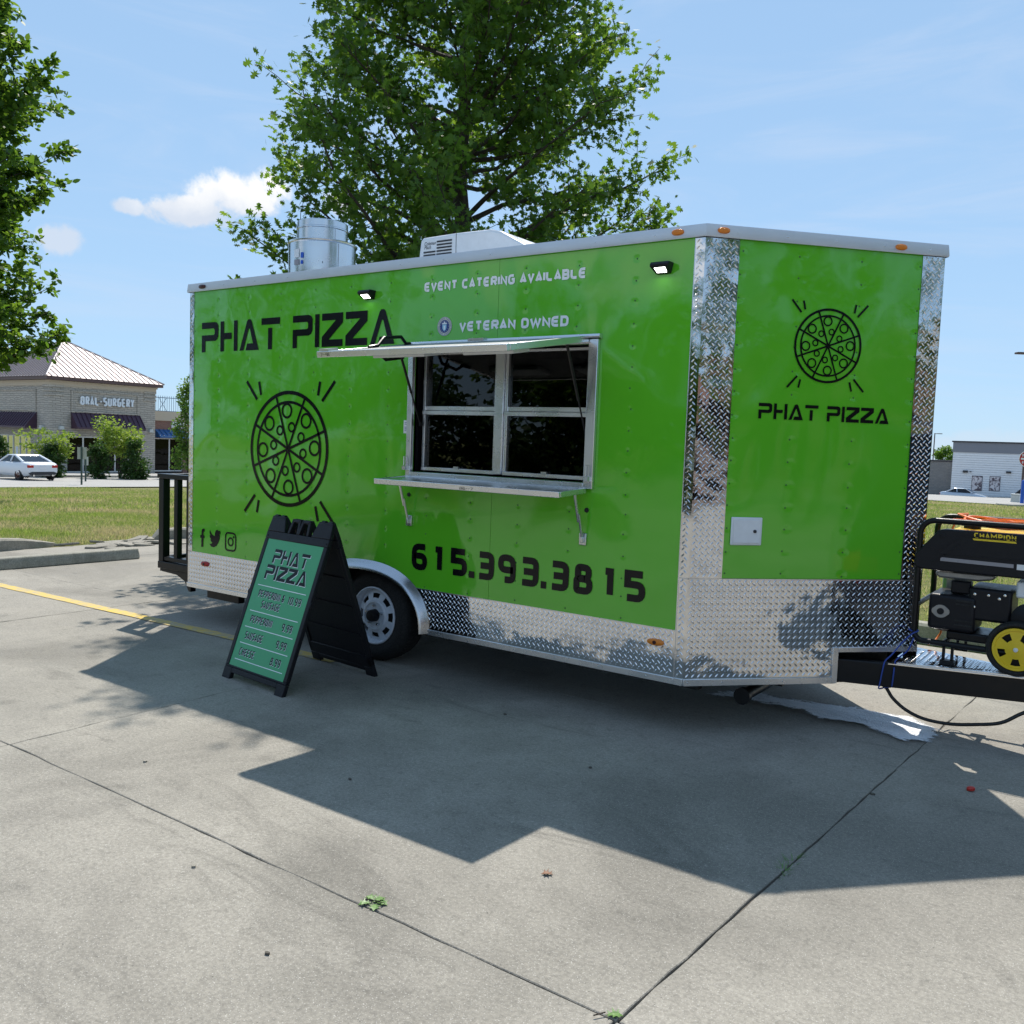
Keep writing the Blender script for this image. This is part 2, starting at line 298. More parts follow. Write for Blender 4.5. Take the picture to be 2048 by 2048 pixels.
# ------------------------------------------------------------------ mesh helpers
class MB:
    def __init__(s): s.v = []; s.f = []
    def add(s, vs, fs):
        o = len(s.v); s.v += [tuple(v) for v in vs]; s.f += [tuple(i+o for i in f) for f in fs]; return s
    def box(s, x0, x1, y0, y1, z0, z1, M=None):
        vs = [(x, y, z) for z in (z0, z1) for y in (y0, y1) for x in (x0, x1)]
        if M: vs = [M(*v) for v in vs]
        return s.add(vs, [(0, 2, 3, 1), (4, 5, 7, 6), (0, 1, 5, 4), (2, 6, 7, 3), (0, 4, 6, 2), (1, 3, 7, 5)])
    def prism(s, poly, fn, d0, d1):     # poly in 2-D, fn(u, v, d) -> 3-D
        n = len(poly); vs = [fn(u, v, d0) for u, v in poly]+[fn(u, v, d1) for u, v in poly]
        return s.add(vs, [tuple(range(n))[::-1], tuple(range(n, 2*n))]+[(i, (i+1) % n, n+(i+1) % n, n+i) for i in range(n)])
    def flat(s, poly, fn, d=0.): return s.add([fn(u, v, d) for u, v in poly], [tuple(range(len(poly)))])
    def tube(s, path, r, n=8, cap=True, closed=False):
        P = [Vector(p) for p in path]; m = len(P); rs = r if isinstance(r, (list, tuple)) else [r]*m
        vs = []; up = None
        for i, p in enumerate(P):
            if closed: t = (P[(i+1) % m]-P[i-1]).normalized()
            else: t = ((P[min(i+1, m-1)]-P[max(i-1, 0)])).normalized()
            if up is None: up = t.orthogonal().normalized()
            up = (up-t*up.dot(t)).normalized(); w = t.cross(up)
            for j in range(n):
                a = 2*math.pi*j/n; vs.append(p+(up*math.cos(a)+w*math.sin(a))*rs[i])
        fs = []
        for i in range(m if closed else m-1):
            i2 = (i+1) % m
            for j in range(n): fs.append((i*n+j, i*n+(j+1) % n, i2*n+(j+1) % n, i2*n+j))
        if cap and not closed: fs += [tuple(range(n))[::-1], tuple(range((m-1)*n, m*n))]
        return s.add(vs, fs)
    def lathe(s, prof, fn, n=32, cap=True):   # prof (r, h); fn(x, y, h)
        vs = []; m = len(prof)
        for r_, h in prof:
            for j in range(n): a = 2*math.pi*j/n; vs.append(fn(r_*math.cos(a), r_*math.sin(a), h))
        fs = [(i*n+j, i*n+(j+1) % n, (i+1)*n+(j+1) % n, (i+1)*n+j) for i in range(m-1) for j in range(n)]
        if cap: fs += [tuple(range(n))[::-1], tuple(range((m-1)*n, m*n))]
        return s.add(vs, fs)
    def build(s, name, mat, parent=None, loc=(0, 0, 0), rz=0, label=None, cat=None, group=None, kind=None, smooth=.6, bevel=0., seg=2):
        me = bpy.data.meshes.new(name); me.from_pydata(s.v, [], s.f); me.materials.append(MATS[mat]); me.validate(); me.update()
        return link(me, name, parent, loc, rz, label, cat, group, kind, smooth, bevel, seg)
def link(me, name, parent=None, loc=(0, 0, 0), rz=0, label=None, cat=None, group=None, kind=None, smooth=.6, bevel=0., seg=2):
    if smooth:
        me.shade_smooth(); me.set_sharp_from_angle(angle=smooth)
    o = bpy.data.objects.new(name, me); COL.objects.link(o); o.location = loc; o.rotation_euler = (0, 0, rz)
    if parent: o.parent = parent
    if bevel:
        b = o.modifiers.new('bevel', 'BEVEL'); b.width = bevel; b.segments = seg; b.limit_method = 'ANGLE'; b.angle_limit = R(40)
    return tag(o, label, cat, group, kind)
def tag(o, label=None, cat=None, group=None, kind=None):
    for k_, v_ in (('label', label), ('category', cat), ('group', group), ('kind', kind)):
        if v_: o[k_] = v_
    return o
def thing(name, label, cat, loc=(0, 0, 0), rz=0, group=None):
    o = bpy.data.objects.new(name, None); o.empty_display_size = .2; COL.objects.link(o); o.location = loc; o.rotation_euler = (0, 0, rz)
    return tag(o, label, cat, group)
def tri_mesh(name, V, mat, nv=3):      # numpy (n, nv, 3) loose polygons -> mesh
    n = len(V); me = bpy.data.meshes.new(name); me.vertices.add(n*nv); me.vertices.foreach_set('co', V.reshape(-1).astype(np.float32))
    me.loops.add(n*nv); me.loops.foreach_set('vertex_index', np.arange(n*nv, dtype=np.int32))
    me.polygons.add(n); me.polygons.foreach_set('loop_start', np.arange(0, n*nv, nv, dtype=np.int32)); me.polygons.foreach_set('loop_total', np.full(n, nv, dtype=np.int32))
    me.materials.append(MATS[mat]); me.update(calc_edges=True); return me

# ------------------------------------------------------------------ stroke lettering
G = {'E': ([(1, 1), (0, 1, 'r'), (0, 0, 'r'), (1, 0)], [(0, .5), (.92, .5)]), 'V': ([(0, 1), (.5, 0), (1, 1)],), 'N': ([(0, 0), (0, 1), (1, 0), (1, 1)],),
     'T': ([(0, 1), (1, 1)], [(.5, 1), (.5, 0)]), 'C': ([(1, 1), (0, 1, 'r'), (0, 0, 'r'), (1, 0)],), 'A': ([(0, 0), (.5, 1), (1, 0)], [(.28, .22), (.85, .22)]),
     'R': ([(0, 1), (1, 1, 'r'), (1, .48, 'r'), (0, .48)], [(0, 1), (0, 0)], [(.5, .48), (1, 0)]), 'I': ([(.5, 0), (.5, 1)],),
     'G': ([(1, 1), (0, 1, 'r'), (0, 0, 'r'), (1, 0, 'r'), (1, .5), (.55, .5)],), 'L': ([(0, 1), (0, 0, 'r'), (1, 0)],),
     'B': ([(0, .52), (0, 1), (.95, 1, 'r'), (.95, .52)], [(0, .5), (1, .5, 'r'), (1, 0, 'r'), (0, 0), (0, .5)]), 'O': ([(0, .5), (0, 0, 'r'), (1, 0, 'r'), (1, 1, 'r'), (0, 1, 'r'), (0, .5)],),
     'W': ([(0, 1), (.25, 0), (.5, .85), (.75, 0), (1, 1)],), 'D': ([(0, .5), (0, 0), (1, 0, 'r'), (1, 1, 'r'), (0, 1), (0, .5)],), 'U': ([(0, 1), (0, 0, 'r'), (1, 0, 'r'), (1, 1)],),
     'S': ([(1, 1), (0, 1, 'r'), (0, .52, 'r'), (1, .52, 'r'), (1, 0, 'r'), (0, 0)],), 'Y': ([(0, 1), (.5, .5), (1, 1)], [(.5, .5), (.5, 0)]),
     'M': ([(0, 0), (0, 1), (.5, .35), (1, 1), (1, 0)],), 'P': ([(0, 0), (0, 1), (1, 1, 'r'), (1, .45, 'r'), (0, .45)],), 'H': ([(0, 0), (0, 1)], [(1, 0), (1, 1)], [(0, .5), (1, .5)]),
     '&': ([(1, 0), (.12, .78, 'r'), (.3, 1, 'r'), (.62, 1, 'r'), (.62, .72, 'r'), (0, .35, 'r'), (0, 0, 'r'), (.62, 0, 'r'), (1, .42)],),
     '0': ([(0, .5), (0, 0, 'r'), (1, 0, 'r'), (1, 1, 'r'), (0, 1, 'r'), (0, .5)],), '1': ([(.22, .97), (.68, .97), (.68, 0)],), '5': ([(1, 1), (0, 1), (0, .56), (1, .56, 'r'), (1, 0, 'r'), (0, 0)],),
     '3': ([(0, 1), (1, 1, 'r'), (1, .5)], [(.1, .5), (1, .5)], [(1, .5), (1, 0, 'r'), (0, 0)]), '6': ([(1, 1), (0, 1, 'r'), (0, 0, 'r'), (1, 0, 'r'), (1, .55, 'r'), (0, .55)],),
     '8': ([(.09, .76), (.09, .53, 'r'), (.91, .53, 'r'), (.91, 1, 'r'), (.09, 1, 'r'), (.09, .76)], [(0, .25), (0, 0, 'r'), (1, 0, 'r'), (1, .51, 'r'), (0, .51, 'r'), (0, .25)]), '9': ([(.35, 0), (1, 0, 'r'), (1, 1, 'r'), (0, 1, 'r'), (0, .45, 'r'), (1, .45)],),
     '7': ([(0, 1), (1, 1), (.4, 0)],), '-': ([(0, .5), (1, .5)],), '.': (), ' ': ()}
WID = {'I': .26, '.': .30, ' ': .5, 'W': 1.45, 'M': 1.35, '-': .7, '1': .8}
def fillet(pl, rad, steps=4):
    out = []
    for i, p in enumerate(pl):
        if len(p) == 3 and 0 < i < len(pl)-1:
            a, b, c = Vector(pl[i-1][:2]), Vector(p[:2]), Vector(pl[i+1][:2])
            d1, d2 = a-b, c-b; rr = min(rad, d1.length*.48, d2.length*.48); d1.normalize(); d2.normalize()
            for s_ in range(steps+1):
                t = s_/steps; q = (b+d1*rr)*(1-t)**2+b*2*t*(1-t)+(b+d2*rr)*t*t; out.append(q)
        else: out.append(Vector(p[:2]))
    return out
def stroke(pl, t):                     # centre line -> list of quads with mitred joints
    n = len(pl); Ls = []; Rs = []
    closed = n > 3 and (pl[0]-pl[-1]).length < 1e-6
    for i in range(n):
        p = pl[i]; ds = []
        if i > 0: ds.append((p-pl[i-1]).normalized())
        elif closed: ds.append((p-pl[-2]).normalized())
        if i < n-1: ds.append((pl[i+1]-p).normalized())
        elif closed: ds.append((pl[1]-p).normalized())
        ns = [Vector((-d.y, d.x)) for d in ds]
        m = sum(ns, Vector((0, 0)))
        m = ns[0] if m.length < 1e-4 else m.normalized()
        ln = min(1/max(m.dot(ns[0]), .3), 1.9)
        Ls.append(p+m*ln*t/2); Rs.append(p-m*ln*t/2)
    return [[Ls[i], Rs[i], Rs[i+1], Ls[i+1]] for i in range(n-1)]
def glyph(ch, x, w, h, t, lean=0.):
    out = []
    if ch == '.': return [[Vector((x, 0)), Vector((x+w, 0)), Vector((x+w, t*1.05)), Vector((x, t*1.05))]]
    for si, pl in enumerate(G[ch]):
        q = [(x+t/2+(p[0])*(w-t), t/2+p[1]*(h-t)) + tuple(p[2:]) for p in pl]
        out += stroke(fillet(q, t*1.15), t)
    return out
def logo_glyph(ch, x, w, h):           # the stencil logo letters, as solid outlines
    t = .21
    P = {'P': [[(0, 1), (.8, 1), (.93, .96), (1, .87), (1, .53), (.94, .42), (.82, .37), (.22, .37), (.22, 0), (0, 0), (0, .57), (.72, .57), (.78, .61), (.78, .74), (.73, .79), (0, .79)]],
         'H': [[(0, 0), (0, 1), (.21, 1), (.21, .61), (.66, .61), (.66, .40), (.21, .40), (.21, 0)], [(.79, 0), (.79, 1), (1, 1), (1, 0)]],
         'A': [[(0, 0), (.20, 0), (.47, .70), (.53, .70), (.70, .22), (.40, .22), (.32, 0), (1, 0), (.62, .94), (.56, 1), (.44, 1), (.38, .94)]],
         'T': [[(0, 1), (1, 1), (1, .79), (0, .79)], [(.37, .68), (.59, .68), (.59, 0), (.37, 0)]],
         'I': [[(0, 0), (0, 1), (1, 1), (1, 0)]],
         'Z': [[(0, 1), (1, 1), (1, .70), (.33, .21), (1, .21), (1, 0), (0, 0), (0, .30), (.67, .79), (0, .79)]]}[ch]
    return [[Vector((x+u*w, v*h)) for u, v in pl] for pl in P]
def layout(txt, W_, h, t, gap=.22, cw=.62, logo=False, wid=None):
    tot = 0; xs = []; wid = {**WID, **(wid or {})}
    if logo: wid = {'I': .21, ' ': .42, 'A': 1.08}
    for ch in txt: w = cw*wid.get(ch, 1); xs.append((tot, w)); tot += w+gap*cw
    s = W_/(tot-gap*cw); out = []
    for ch, (x, w) in zip(txt, xs):
        if ch == ' ': continue
        out += [(ch, x*s, w*s, (logo_glyph(ch, x*s, w*s, h) if logo else glyph(ch, x*s, w*s, h, t)))]
    return out
def decal(name, mat, parent, txt, fn, x, z, W_, h, t=.0, logo=False, d=.003, shear=0., loc=(0, 0, 0), label=None, depth=0, each=None, **k_):
    mb = MB(); i = 0; o = None
    for ch, gx, gw, polys in layout(txt, W_, h, t, logo=logo, **k_):
        if each: mb = MB()
        for pl in polys:
            pl2 = [(x+p.x+p.y*shear, z+p.y) for p in pl]; i += 1
            if depth: mb.prism(pl2, fn, d, d+depth)
            else: mb.flat(pl2, fn, d+(i % 5)*.00025)
        if each: o = mb.build(each, mat, parent, loc=loc, smooth=0)
    return o if each else mb.build(name, mat, parent, loc=loc, label=label, smooth=0)
def arc(cx, cy, r, a0, a1, n, rx=None): return [(cx+(rx or r)*math.cos(R(a0+(a1-a0)*i/n)), cy+r*math.sin(R(a0+(a1-a0)*i/n))) for i in range(n+1)]
def ring(cx, cy, r, t, n=40): return stroke([Vector(q) for q in arc(cx, cy, r, 0, 360, n)][:-1]+[Vector((cx+r, cy))], t)

# ------------------------------------------------------------------ the ground
def TZ(x, y):
    ox = max(0., -5.3-x); oy = max(0., y-3.8)
    z = -.034*min(ox, 27)-.02*min(max(0, ox-27), 30)
    z -= .0155*min(oy, 57)+.045*min(max(0, oy-57), 48)
    return z
def on(px, py, D):                     # a thing at depth D below that pixel column, set on the terrain
    q = hd(px, py, D); return Vector((q.x, q.y, TZ(q.x, q.y)))
def sheet(name, mat, x0, x1, y0, y1, step, dz, kind='structure', label=None):
    nx = max(1, int((x1-x0)/step)); ny = max(1, int((y1-y0)/step)); mb = MB()
    vs = [(x0+(x1-x0)*i/nx, y0+(y1-y0)*j/ny) for j in range(ny+1) for i in range(nx+1)]
    mb.add([(x, y, TZ(x, y)+dz) for x, y in vs], [(j*(nx+1)+i, j*(nx+1)+i+1, (j+1)*(nx+1)+i+1, (j+1)*(nx+1)+i) for j in range(ny) for i in range(nx)])
    return mb.build(name, mat, kind=kind, label=label, smooth=.8)
EX, EY = -5.05, 3.62                    # edges of the parking lot: left kerb, rear kerb
# one far-reaching lawn sheet with the lot sunk out of it
mb = MB(); gx = [-900, -300, -120, -80]+list(np.arange(-62, -5, 1.9))+[EX, EX+.02, 3, 8, 20, 60, 120, 300, 900]; gy = [-900, -300, -100, -40, -10, -3, 0, 1.5, EY-.02, EY]+list(np.arange(5.2, 130, 2.6))+[180, 300, 900]
vs = []
for y in gy:
    for x in gx:
        z = TZ(x, y); inside = x > EX+.01 and y < EY-.01
        vs.append((x, y, -.22 if inside else z-.02))
nx = len(gx); mb.add(vs, [(j*nx+i, j*nx+i+1, (j+1)*nx+i+1, (j+1)*nx+i) for j in range(len(gy)-1) for i in range(nx-1)])
mb.build('lawn', 'lawn', kind='structure', smooth=.8)
# pavement: poured slabs with recessed joints
lot = bpy.data.objects.new('parking_lot', None); COL.objects.link(lot); tag(lot, kind='structure')
mb = MB(); mb.box(EX, 70, -70, EY, -.21, -.010); mb.build('joint_bed', 'joint_dirt', lot)
XL = [lambda y: EX, lambda y: -3.72, lambda y: -.90+.01*y, lambda y: 1.965, lambda y: 5.475+.055*y, lambda y: 8.6, lambda y: 12.2]
YL = [EY, .27, -2.36, -5.0, -7.7]
J = .0030
for i in range(len(XL)-1):
    for j in range(len(YL)-1):
        y1, y0 = YL[j]-J, YL[j+1]+J; wob = rng.normal(0, .002, 4)
        def edge(fn, y, s): return fn(y)+s*(J*1.3 if abs(fn(0)-5.475) < .01 else J)
        nseg = 26; poly = []
        yy = [y0+(y1-y0)*q/nseg for q in range(nseg+1)]; rj = lambda: float(rng.normal(0, .0028))
        L_ = [(edge(XL[i], y, 1)+rj(), y) for y in yy]; R_ = [(edge(XL[i+1], y, -1)+rj(), y) for y in yy]
        B_ = [(L_[0][0]+(R_[0][0]-L_[0][0])*q/nseg, y0+rj()) for q in range(1, nseg)]; T_ = [(L_[-1][0]+(R_[-1][0]-L_[-1][0])*q/nseg, y1+rj()) for q in range(1, nseg)]
        poly = L_[::-1]+B_+R_+T_[::-1]
        dz = float(rng.normal(0, .0012))
        MB().prism(poly, lambda u, v, d: (u, v, d), -.12, 0+dz).build('concrete_slab', 'concrete', lot, smooth=0, bevel=.0028, seg=1)
mb = MB(); mb.box(12.21, 70, -70, EY, -.12, -.001); mb.box(EX, 12.19, -70, -7.71, -.12, -.001); mb.build('outer_paving', 'concrete', lot)
# yellow stall line, laid a few millimetres proud
mb = MB(); n = 40
top = [(-8+0, 0)]
xs = np.linspace(EX+.1, 1.9, n)
lo = [(x, -.335+.035*(x+2.5)+float(rng.normal(0, .003))) for x in xs]; hi = [(x, -.225+.035*(x+2.5)+float(rng.normal(0, .003))) for x in xs]
mb.add([(x, y, .0055) for x, y in lo]+[(x, y, .0055) for x, y in hi], [(i, i+1, n+i+1, n+i) for i in range(n-1)])
mb.build('stall_line', 'yellow_paint', kind='structure', smooth=0)
# kerbs: island kerb with a tapered end, kerb beyond the flume, rear kerb
def kerb(name, pts, w, hgt, label=None, taper=0.):
    mb = MB(); n = len(pts)
    vs = []
    for i, (x, y, nx_, ny_) in enumerate(pts):
        h = hgt if not taper else max(.004, hgt*min(1, (n-1-i)/max(1, n-1)*taper))
        for o, z in ((0, -.15), (.012, h-.02), (.03, h), (w-.02, h), (w, h-.02), (w, -.15)): vs.append((x+nx_*o, y+ny_*o, z))
    fs = [(i*6+k_, i*6+k_+1, (i+1)*6+k_+1, (i+1)*6+k_) for i in range(n-1) for k_ in range(5)]+[(0, 1, 2, 3, 4, 5), tuple(range((n-1)*6, n*6))[::-1]]
    return mb.add(vs, fs).build(name, 'kerb_concrete', kind='structure', label=label, smooth=.5)
ys = [-60, -20, -4, -1, .2, .9, 1.15, 1.35, 1.5, 1.6, 1.68, 1.74]
kp = [(-5.02-(0 if y < .9 else .35*((y-.9)/.84)**2), y, -1, 0) for y in ys]
mb = MB(); vs = []
for i, (x, y, a_, b_) in enumerate(kp):
    h = .15 if y < .95 else .15*(1-((y-.95)/.80)**1.3)+.003
    for o, z in ((0, -.15), (.012, h*.85), (.035, h), (.17, h), (.19, h*.8), (.19, -.15)): vs.append((x-o, y, z))
mb.add(vs, [(i*6+k_, i*6+k_+1, (i+1)*6+k_+1, (i+1)*6+k_) for i in range(len(kp)-1) for k_ in range(5)]+[(0, 1, 2, 3, 4, 5), tuple(range((len(kp)-1)*6, len(kp)*6))[::-1]])
mb.build('kerb', 'kerb_concrete', kind='structure', smooth=.5)
mb = MB(); ks = [(-5.03, 2.95), (-5.0, 3.05), (-4.98, 3.3), (-4.9, 3.55), (-4.7, 3.72), (-4.4, 3.78), (0, 3.78), (70, 3.78)]; vs = []
for i, (x, y) in enumerate(ks):
    a_ = Vector(ks[max(i-1, 0)]); b_ = Vector(ks[min(i+1, len(ks)-1)]); t = (b_-a_).normalized(); nrm = Vector((-t.y, t.x)); h = (.03, .14, .15, .15, .15, .15, .15, .15)[i]
    for o, z in ((0, -.15), (.012, h*.85), (.035, h), (.15, h), (.165, h*.8), (.165, -.15)): vs.append((x+nrm.x*o, y+nrm.y*o, z))
mb.add(vs, [(i*6+k_, i*6+k_+1, (i+1)*6+k_+1, (i+1)*6+k_) for i in range(len(ks)-1) for k_ in range(5)]+[(0, 1, 2, 3, 4, 5), tuple(range((len(ks)-1)*6, len(ks)*6))[::-1]])
mb.build('kerb', 'kerb_concrete', kind='structure', smooth=.5)
# far pavements
sheet('road', 'far_concrete', -46, -31.6, -60, 62, 2.6, .03)
sheet('driveway', 'far_concrete', -31.6, 70, 46.3, 62, 2.6, .03)
sheet('far_lot', 'far_concrete', -60, 70, 64, 150, 2.6, .03)
sheet('pavement', 'far_concrete', -90, -47.4, -60, 62, 2.4, .05)
mb = MB(); yy = np.arange(-60, 62.1, 2)
for i in range(len(yy)-1):
    z0, z1 = TZ(-46, yy[i]), TZ(-46, yy[i+1])
    mb.add([(-46.2, yy[i], z0-.1), (-46, yy[i], z0-.1), (-46, yy[i], z0+.16), (-46.2, yy[i], z0+.16), (-46.2, yy[i+1], z1-.1), (-46, yy[i+1], z1-.1), (-46, yy[i+1], z1+.16), (-46.2, yy[i+1], z1+.16)], [(3, 2, 6, 7), (2, 1, 5, 6), (0, 3, 7, 4)])
mb.build('far_kerb', 'far_concrete', kind='structure')
# wheel stop
mb = MB(); pr_ = [(-.10, 0), (.10, 0), (.095, .055), (.065, .125), (-.065, .125), (-.095, .055)]
mb.prism(pr_, lambda u, v, d: (-3.60+u+.07*(d-.8)/1.6, d, v), -.09, 1.74)
mb.build('wheel_stop', 'stop_concrete', label='long low grey concrete wheel stop on the paving in front of the kerb', cat='wheel stop', bevel=.012, smooth=.6)
# broken concrete in the kerb opening
bc = thing('broken_concrete', 'cracked thin concrete pieces in the kerb gap beyond the wheel stop', 'rubble', (-4.75, 2.35, 0))
for i in range(20):
    cx, cy = rng.uniform(-.42, .42), rng.uniform(-.62, .6); n = 7; a0 = rng.uniform(0, 6)
    poly = [(cx+math.cos(a0+6.283*q/n)*rng.uniform(.06, .15), cy+math.sin(a0+6.283*q/n)*rng.uniform(.08, .22)) for q in range(n)]
    tx, ty = rng.normal(0, .10, 2)
    MB().prism(poly, lambda u, v, d: (u, v, d+.016+(u-cx)*tx+(v-cy)*ty), -.016, .010+.006*i/20).build('fragment', 'kerb_concrete', bc, smooth=0, bevel=.004, seg=1)
# grass blades on the lawn in view
def blades(n, x0, x1, y0, y1, hmin, hmax, w, clump=0):
    X = rng.uniform(x0, x1, n); Y = rng.uniform(y0, y1, n); Z = np.array([TZ(a, b) for a, b in zip(X, Y)])-.025
    if clump:
        nzv = np.sin(X*2.1+1.3*np.sin(Y*1.7))*np.cos(Y*2.7+X*.8); keep = nzv+rng.uniform(-1, 1, n) > -clump; X, Y, Z = X[keep], Y[keep], Z[keep]; n = len(X)
    A = rng.uniform(0, 2*np.pi, n); H = rng.uniform(hmin, hmax, n); Wd = w*rng.uniform(.7, 1.4, n)
    ln = rng.normal(0, .45, (n, 2))*H[:, None]
    V = np.empty((n, 3, 3)); V[:, 0] = np.stack([X-np.cos(A)*Wd, Y-np.sin(A)*Wd, Z], 1); V[:, 1] = np.stack([X+np.cos(A)*Wd, Y+np.sin(A)*Wd, Z], 1)
    V[:, 2] = np.stack([X+ln[:, 0], Y+ln[:, 1], Z+H], 1); return V
Vb = np.concatenate([blades(150000, -13, -5.3, -3.5, 9, .03, .075, .006, .55), blades(110000, -31.6, -13, -2, 17, .04, .10, .012, .6), blades(60000, -5, 7, 4, 14, .03, .08, .007, .7), blades(60000, -6, 4, 14, 46, .04, .11, .016, .8)])
link(tri_mesh('grass', Vb, 'grass_blade'), 'grass', label='short patchy summer grass growing on the lawn', cat='grass', kind='stuff', smooth=0)

# ------------------------------------------------------------------ the food trailer
TL, TURN, NL, TW, TH = 4.4394, .81773, 1.41, 2.0572, 2.45
nd = Vector((math.cos(TURN), math.sin(TURN), 0)); no = Vector((math.sin(TURN), -math.cos(TURN), 0)); CO = Vector((TL, 0, 0))
def S3(u, v, d=0.): return (u, -d, v)
def N3(s, v, d=0.): q = CO+nd*s+no*d; return (q.x, q.y, v)
def FS3(u, v, d=0.): return (u, TW+d, v)
def FN3(s, v, d=0.): q = CO+nd*s+no*d; return (q.x, TW-q.y, v)
TR = thing('food_trailer', 'bright green pizza food trailer with V-shaped nose and open serving window', 'food trailer')
def P(name, mb, mat, parent=None, **k): return mb.build(name, mat, parent or TR, loc=(0, 0, 0) if parent else (0, 0, GZ), **k)
AX, AZ = 2.035, 0.0
def arch(a, b, n=22, e=.87, lo=.0):
    o = []
    for i in range(n+1):
        t = math.pi*i/n; c, s_ = math.cos(t), math.sin(t)
        o.append((AX+a*math.copysign(abs(c)**e, c), max(lo, b*abs(s_)**e)))
    return o
WX0, WX1, WZ0, WZ1 = 2.445, 3.770, 1.062, 1.852
A_out = [q for q in arch(.57, .41) if q[1] > .292]
P('side_panel', MB().prism([(.058, .29)]+[(A_out[-1][0]-.006, .29)]+A_out[::-1]+[(A_out[0][0]+.006, .29), (3.101, .29), (3.101, WZ0), (WX0, WZ0), (WX0, WZ1), (3.101, WZ1), (3.101, 2.392), (.058, 2.392)], S3, -.022, 0), 'green_side', smooth=0)
P('side_panel', MB().prism([(3.1035, .29), (4.384, .29), (4.384, 2.392), (3.1035, 2.392), (3.1035, WZ1), (WX1, WZ1), (WX1, WZ0), (3.1035, WZ0)], S3, -.022, 0), 'green_side', smooth=0)
P('nose_panel', MB().prism([(.186, .584), (1.279, .584), (1.279, 2.392), (.186, 2.392)], N3, -.02, 0), 'green_nose', smooth=0)
P('nose_panel', MB().prism([(.0, .20), (1.40, .20), (1.40, 2.392), (.0, 2.392)], FN3, -.02, 0), 'green_nose', smooth=0)
P('far_side_panel', MB().prism([(.0, .05), (TL, .05), (TL, 2.392), (.0, 2.392)], FS3, -.02, 0), 'green_side', smooth=0)
P('rear_wall', MB().box(.0, .03, .024, TW-.022, .03, 2.392), 'green_side')
plan = [(0, 0), (TL, 0), (TL+nd.x*NL, nd.y*NL), (TL, TW), (0, TW)]
P('roof', MB().prism([(x*.998+.004, .004+y*.996) for x, y in plan], lambda u, v, d: (u, v, d), 2.395, 2.442), 'white_paint')
P('floor_frame', MB().prism([(2.64, .02), (4.40, .02), (5.36, TW/2), (4.40, TW-.02), (2.64, TW-.02)], lambda u, v, d: (u, v, d), -.012, .045).box(.03, 1.44, .02, TW-.02, -.012, .045).box(1.4405, 2.6395, .36, TW-.36, -.012, .045), 'under_black')
# interior lining, open towards the serving window
mb = MB(); ix0, ix1, iy0, iy1, iz0, iz1 = .05, 4.40, .03, 2.0, .46, 2.38
mb.add([(ix0, iy0, iz0), (ix1, iy0, iz0), (ix1, iy1, iz0), (ix0, iy1, iz0), (ix0, iy0, iz1), (ix1, iy0, iz1), (ix1, iy1, iz1), (ix0, iy1, iz1)], [(0, 1, 2, 3), (7, 6, 5, 4), (3, 2, 6, 7), (0, 3, 7, 4), (2, 1, 5, 6)])
P('interior_lining', mb, 'interior_wall')
P('cabinet', MB().box(1.9, 2.75, 1.5, 1.98, .9, 1.95), 'interior_dark', bevel=.01)
P('counter', MB().box(2.0, 4.2, .35, .85, .92, .98).box(2.05, 4.15, .4, .8, .46, .9195), 'interior_steel', bevel=.008)
P('range_hood', MB().prism([(1.2, 1.9), (1.2, 2.3), (2.0, 2.3), (2.0, 1.72), (1.4, 1.72)], lambda u, v, d: (d, u, v), .5, 1.75), 'interior_steel', bevel=.006)
P('wall_shelf', MB().box(2.85, 4.1, 1.68, 1.98, 1.5, 1.53).box(2.95, 3.2, 1.72, 1.95, 1.53, 1.8).box(3.4, 3.75, 1.72, 1.95, 1.53, 1.72), 'interior_steel', bevel=.005)
# tread plate sheets
P('corner_plate', MB().add([S3(4.383, .582, .004), S3(TL, .582, .004), S3(TL, 2.388, .004), S3(4.383, 2.388, .004), N3(.190, .582, .004), N3(.190, 2.388, .004)], [(0, 1, 2, 3), (1, 4, 5, 2)]), 'tread_plate', smooth=.3)
ap, af = N3(NL, 0, .004), FN3(NL, 0, .004); axm = (ap[0]+af[0])/2
P('nose_skirt', MB().add([S3(4.386, .03, .006), S3(TL, .03, .006), S3(TL, .58, .006), S3(4.386, .58, .006), N3(.885, .03, .006), N3(.885, .19, .006), N3(NL-.004, .19, .006), N3(NL-.004, .58, .006)],
                         [(0, 1, 2, 3), (1, 4, 5, 6, 7, 2)]), 'tread_plate', smooth=.3)
P('nose_apex_plate', MB().add([N3(1.275, .584, .004), N3(NL, .584, .004), N3(NL, 2.388, .004), N3(1.275, 2.388, .004), FN3(1.275, .05, .004), FN3(NL, .05, .004), FN3(NL, 2.388, .004), FN3(1.275, 2.388, .004)], [(0, 1, 2, 3), (7, 6, 5, 4)]), 'tread_plate', smooth=.3)
P('rear_corner_plate', MB().prism([(.004, .292), (.060, .292), (.060, 2.388), (.004, 2.388)], S3, .001, .004), 'tread_plate', smooth=.3)
A_sk = arch(.565, .40)
rear_sk = [(.004, .03)]+[(q[0], max(q[1], .03)) for q in A_sk[::-1] if q[1] < .29 and q[0] < AX]+[(A_sk[-1][0]+.10, .288), (.004, .288)]
fr = [q for q in A_sk if q[1] < .286 and q[0] > AX]
fr_sk = [(fr[0][0], .03)]+[(q[0], max(q[1], .031)) for q in fr[1:]]+[(fr[-1][0]-.012, .288), (4.384, .288), (4.384, .03)]
re = [q for q in A_sk if q[1] < .286 and q[0] < AX][::-1]
re_sk = [(.004, .03), (re[0][0], .03)]+[(q[0], max(q[1], .031)) for q in re[1:]]+[(re[-1][0]+.012, .288), (.004, .288)]
P('side_skirt', MB().prism(fr_sk, S3, .001, .004), 'tread_plate', smooth=.3)
P('side_skirt', MB().prism(re_sk, S3, .001, .004), 'tread_plate', smooth=.3)
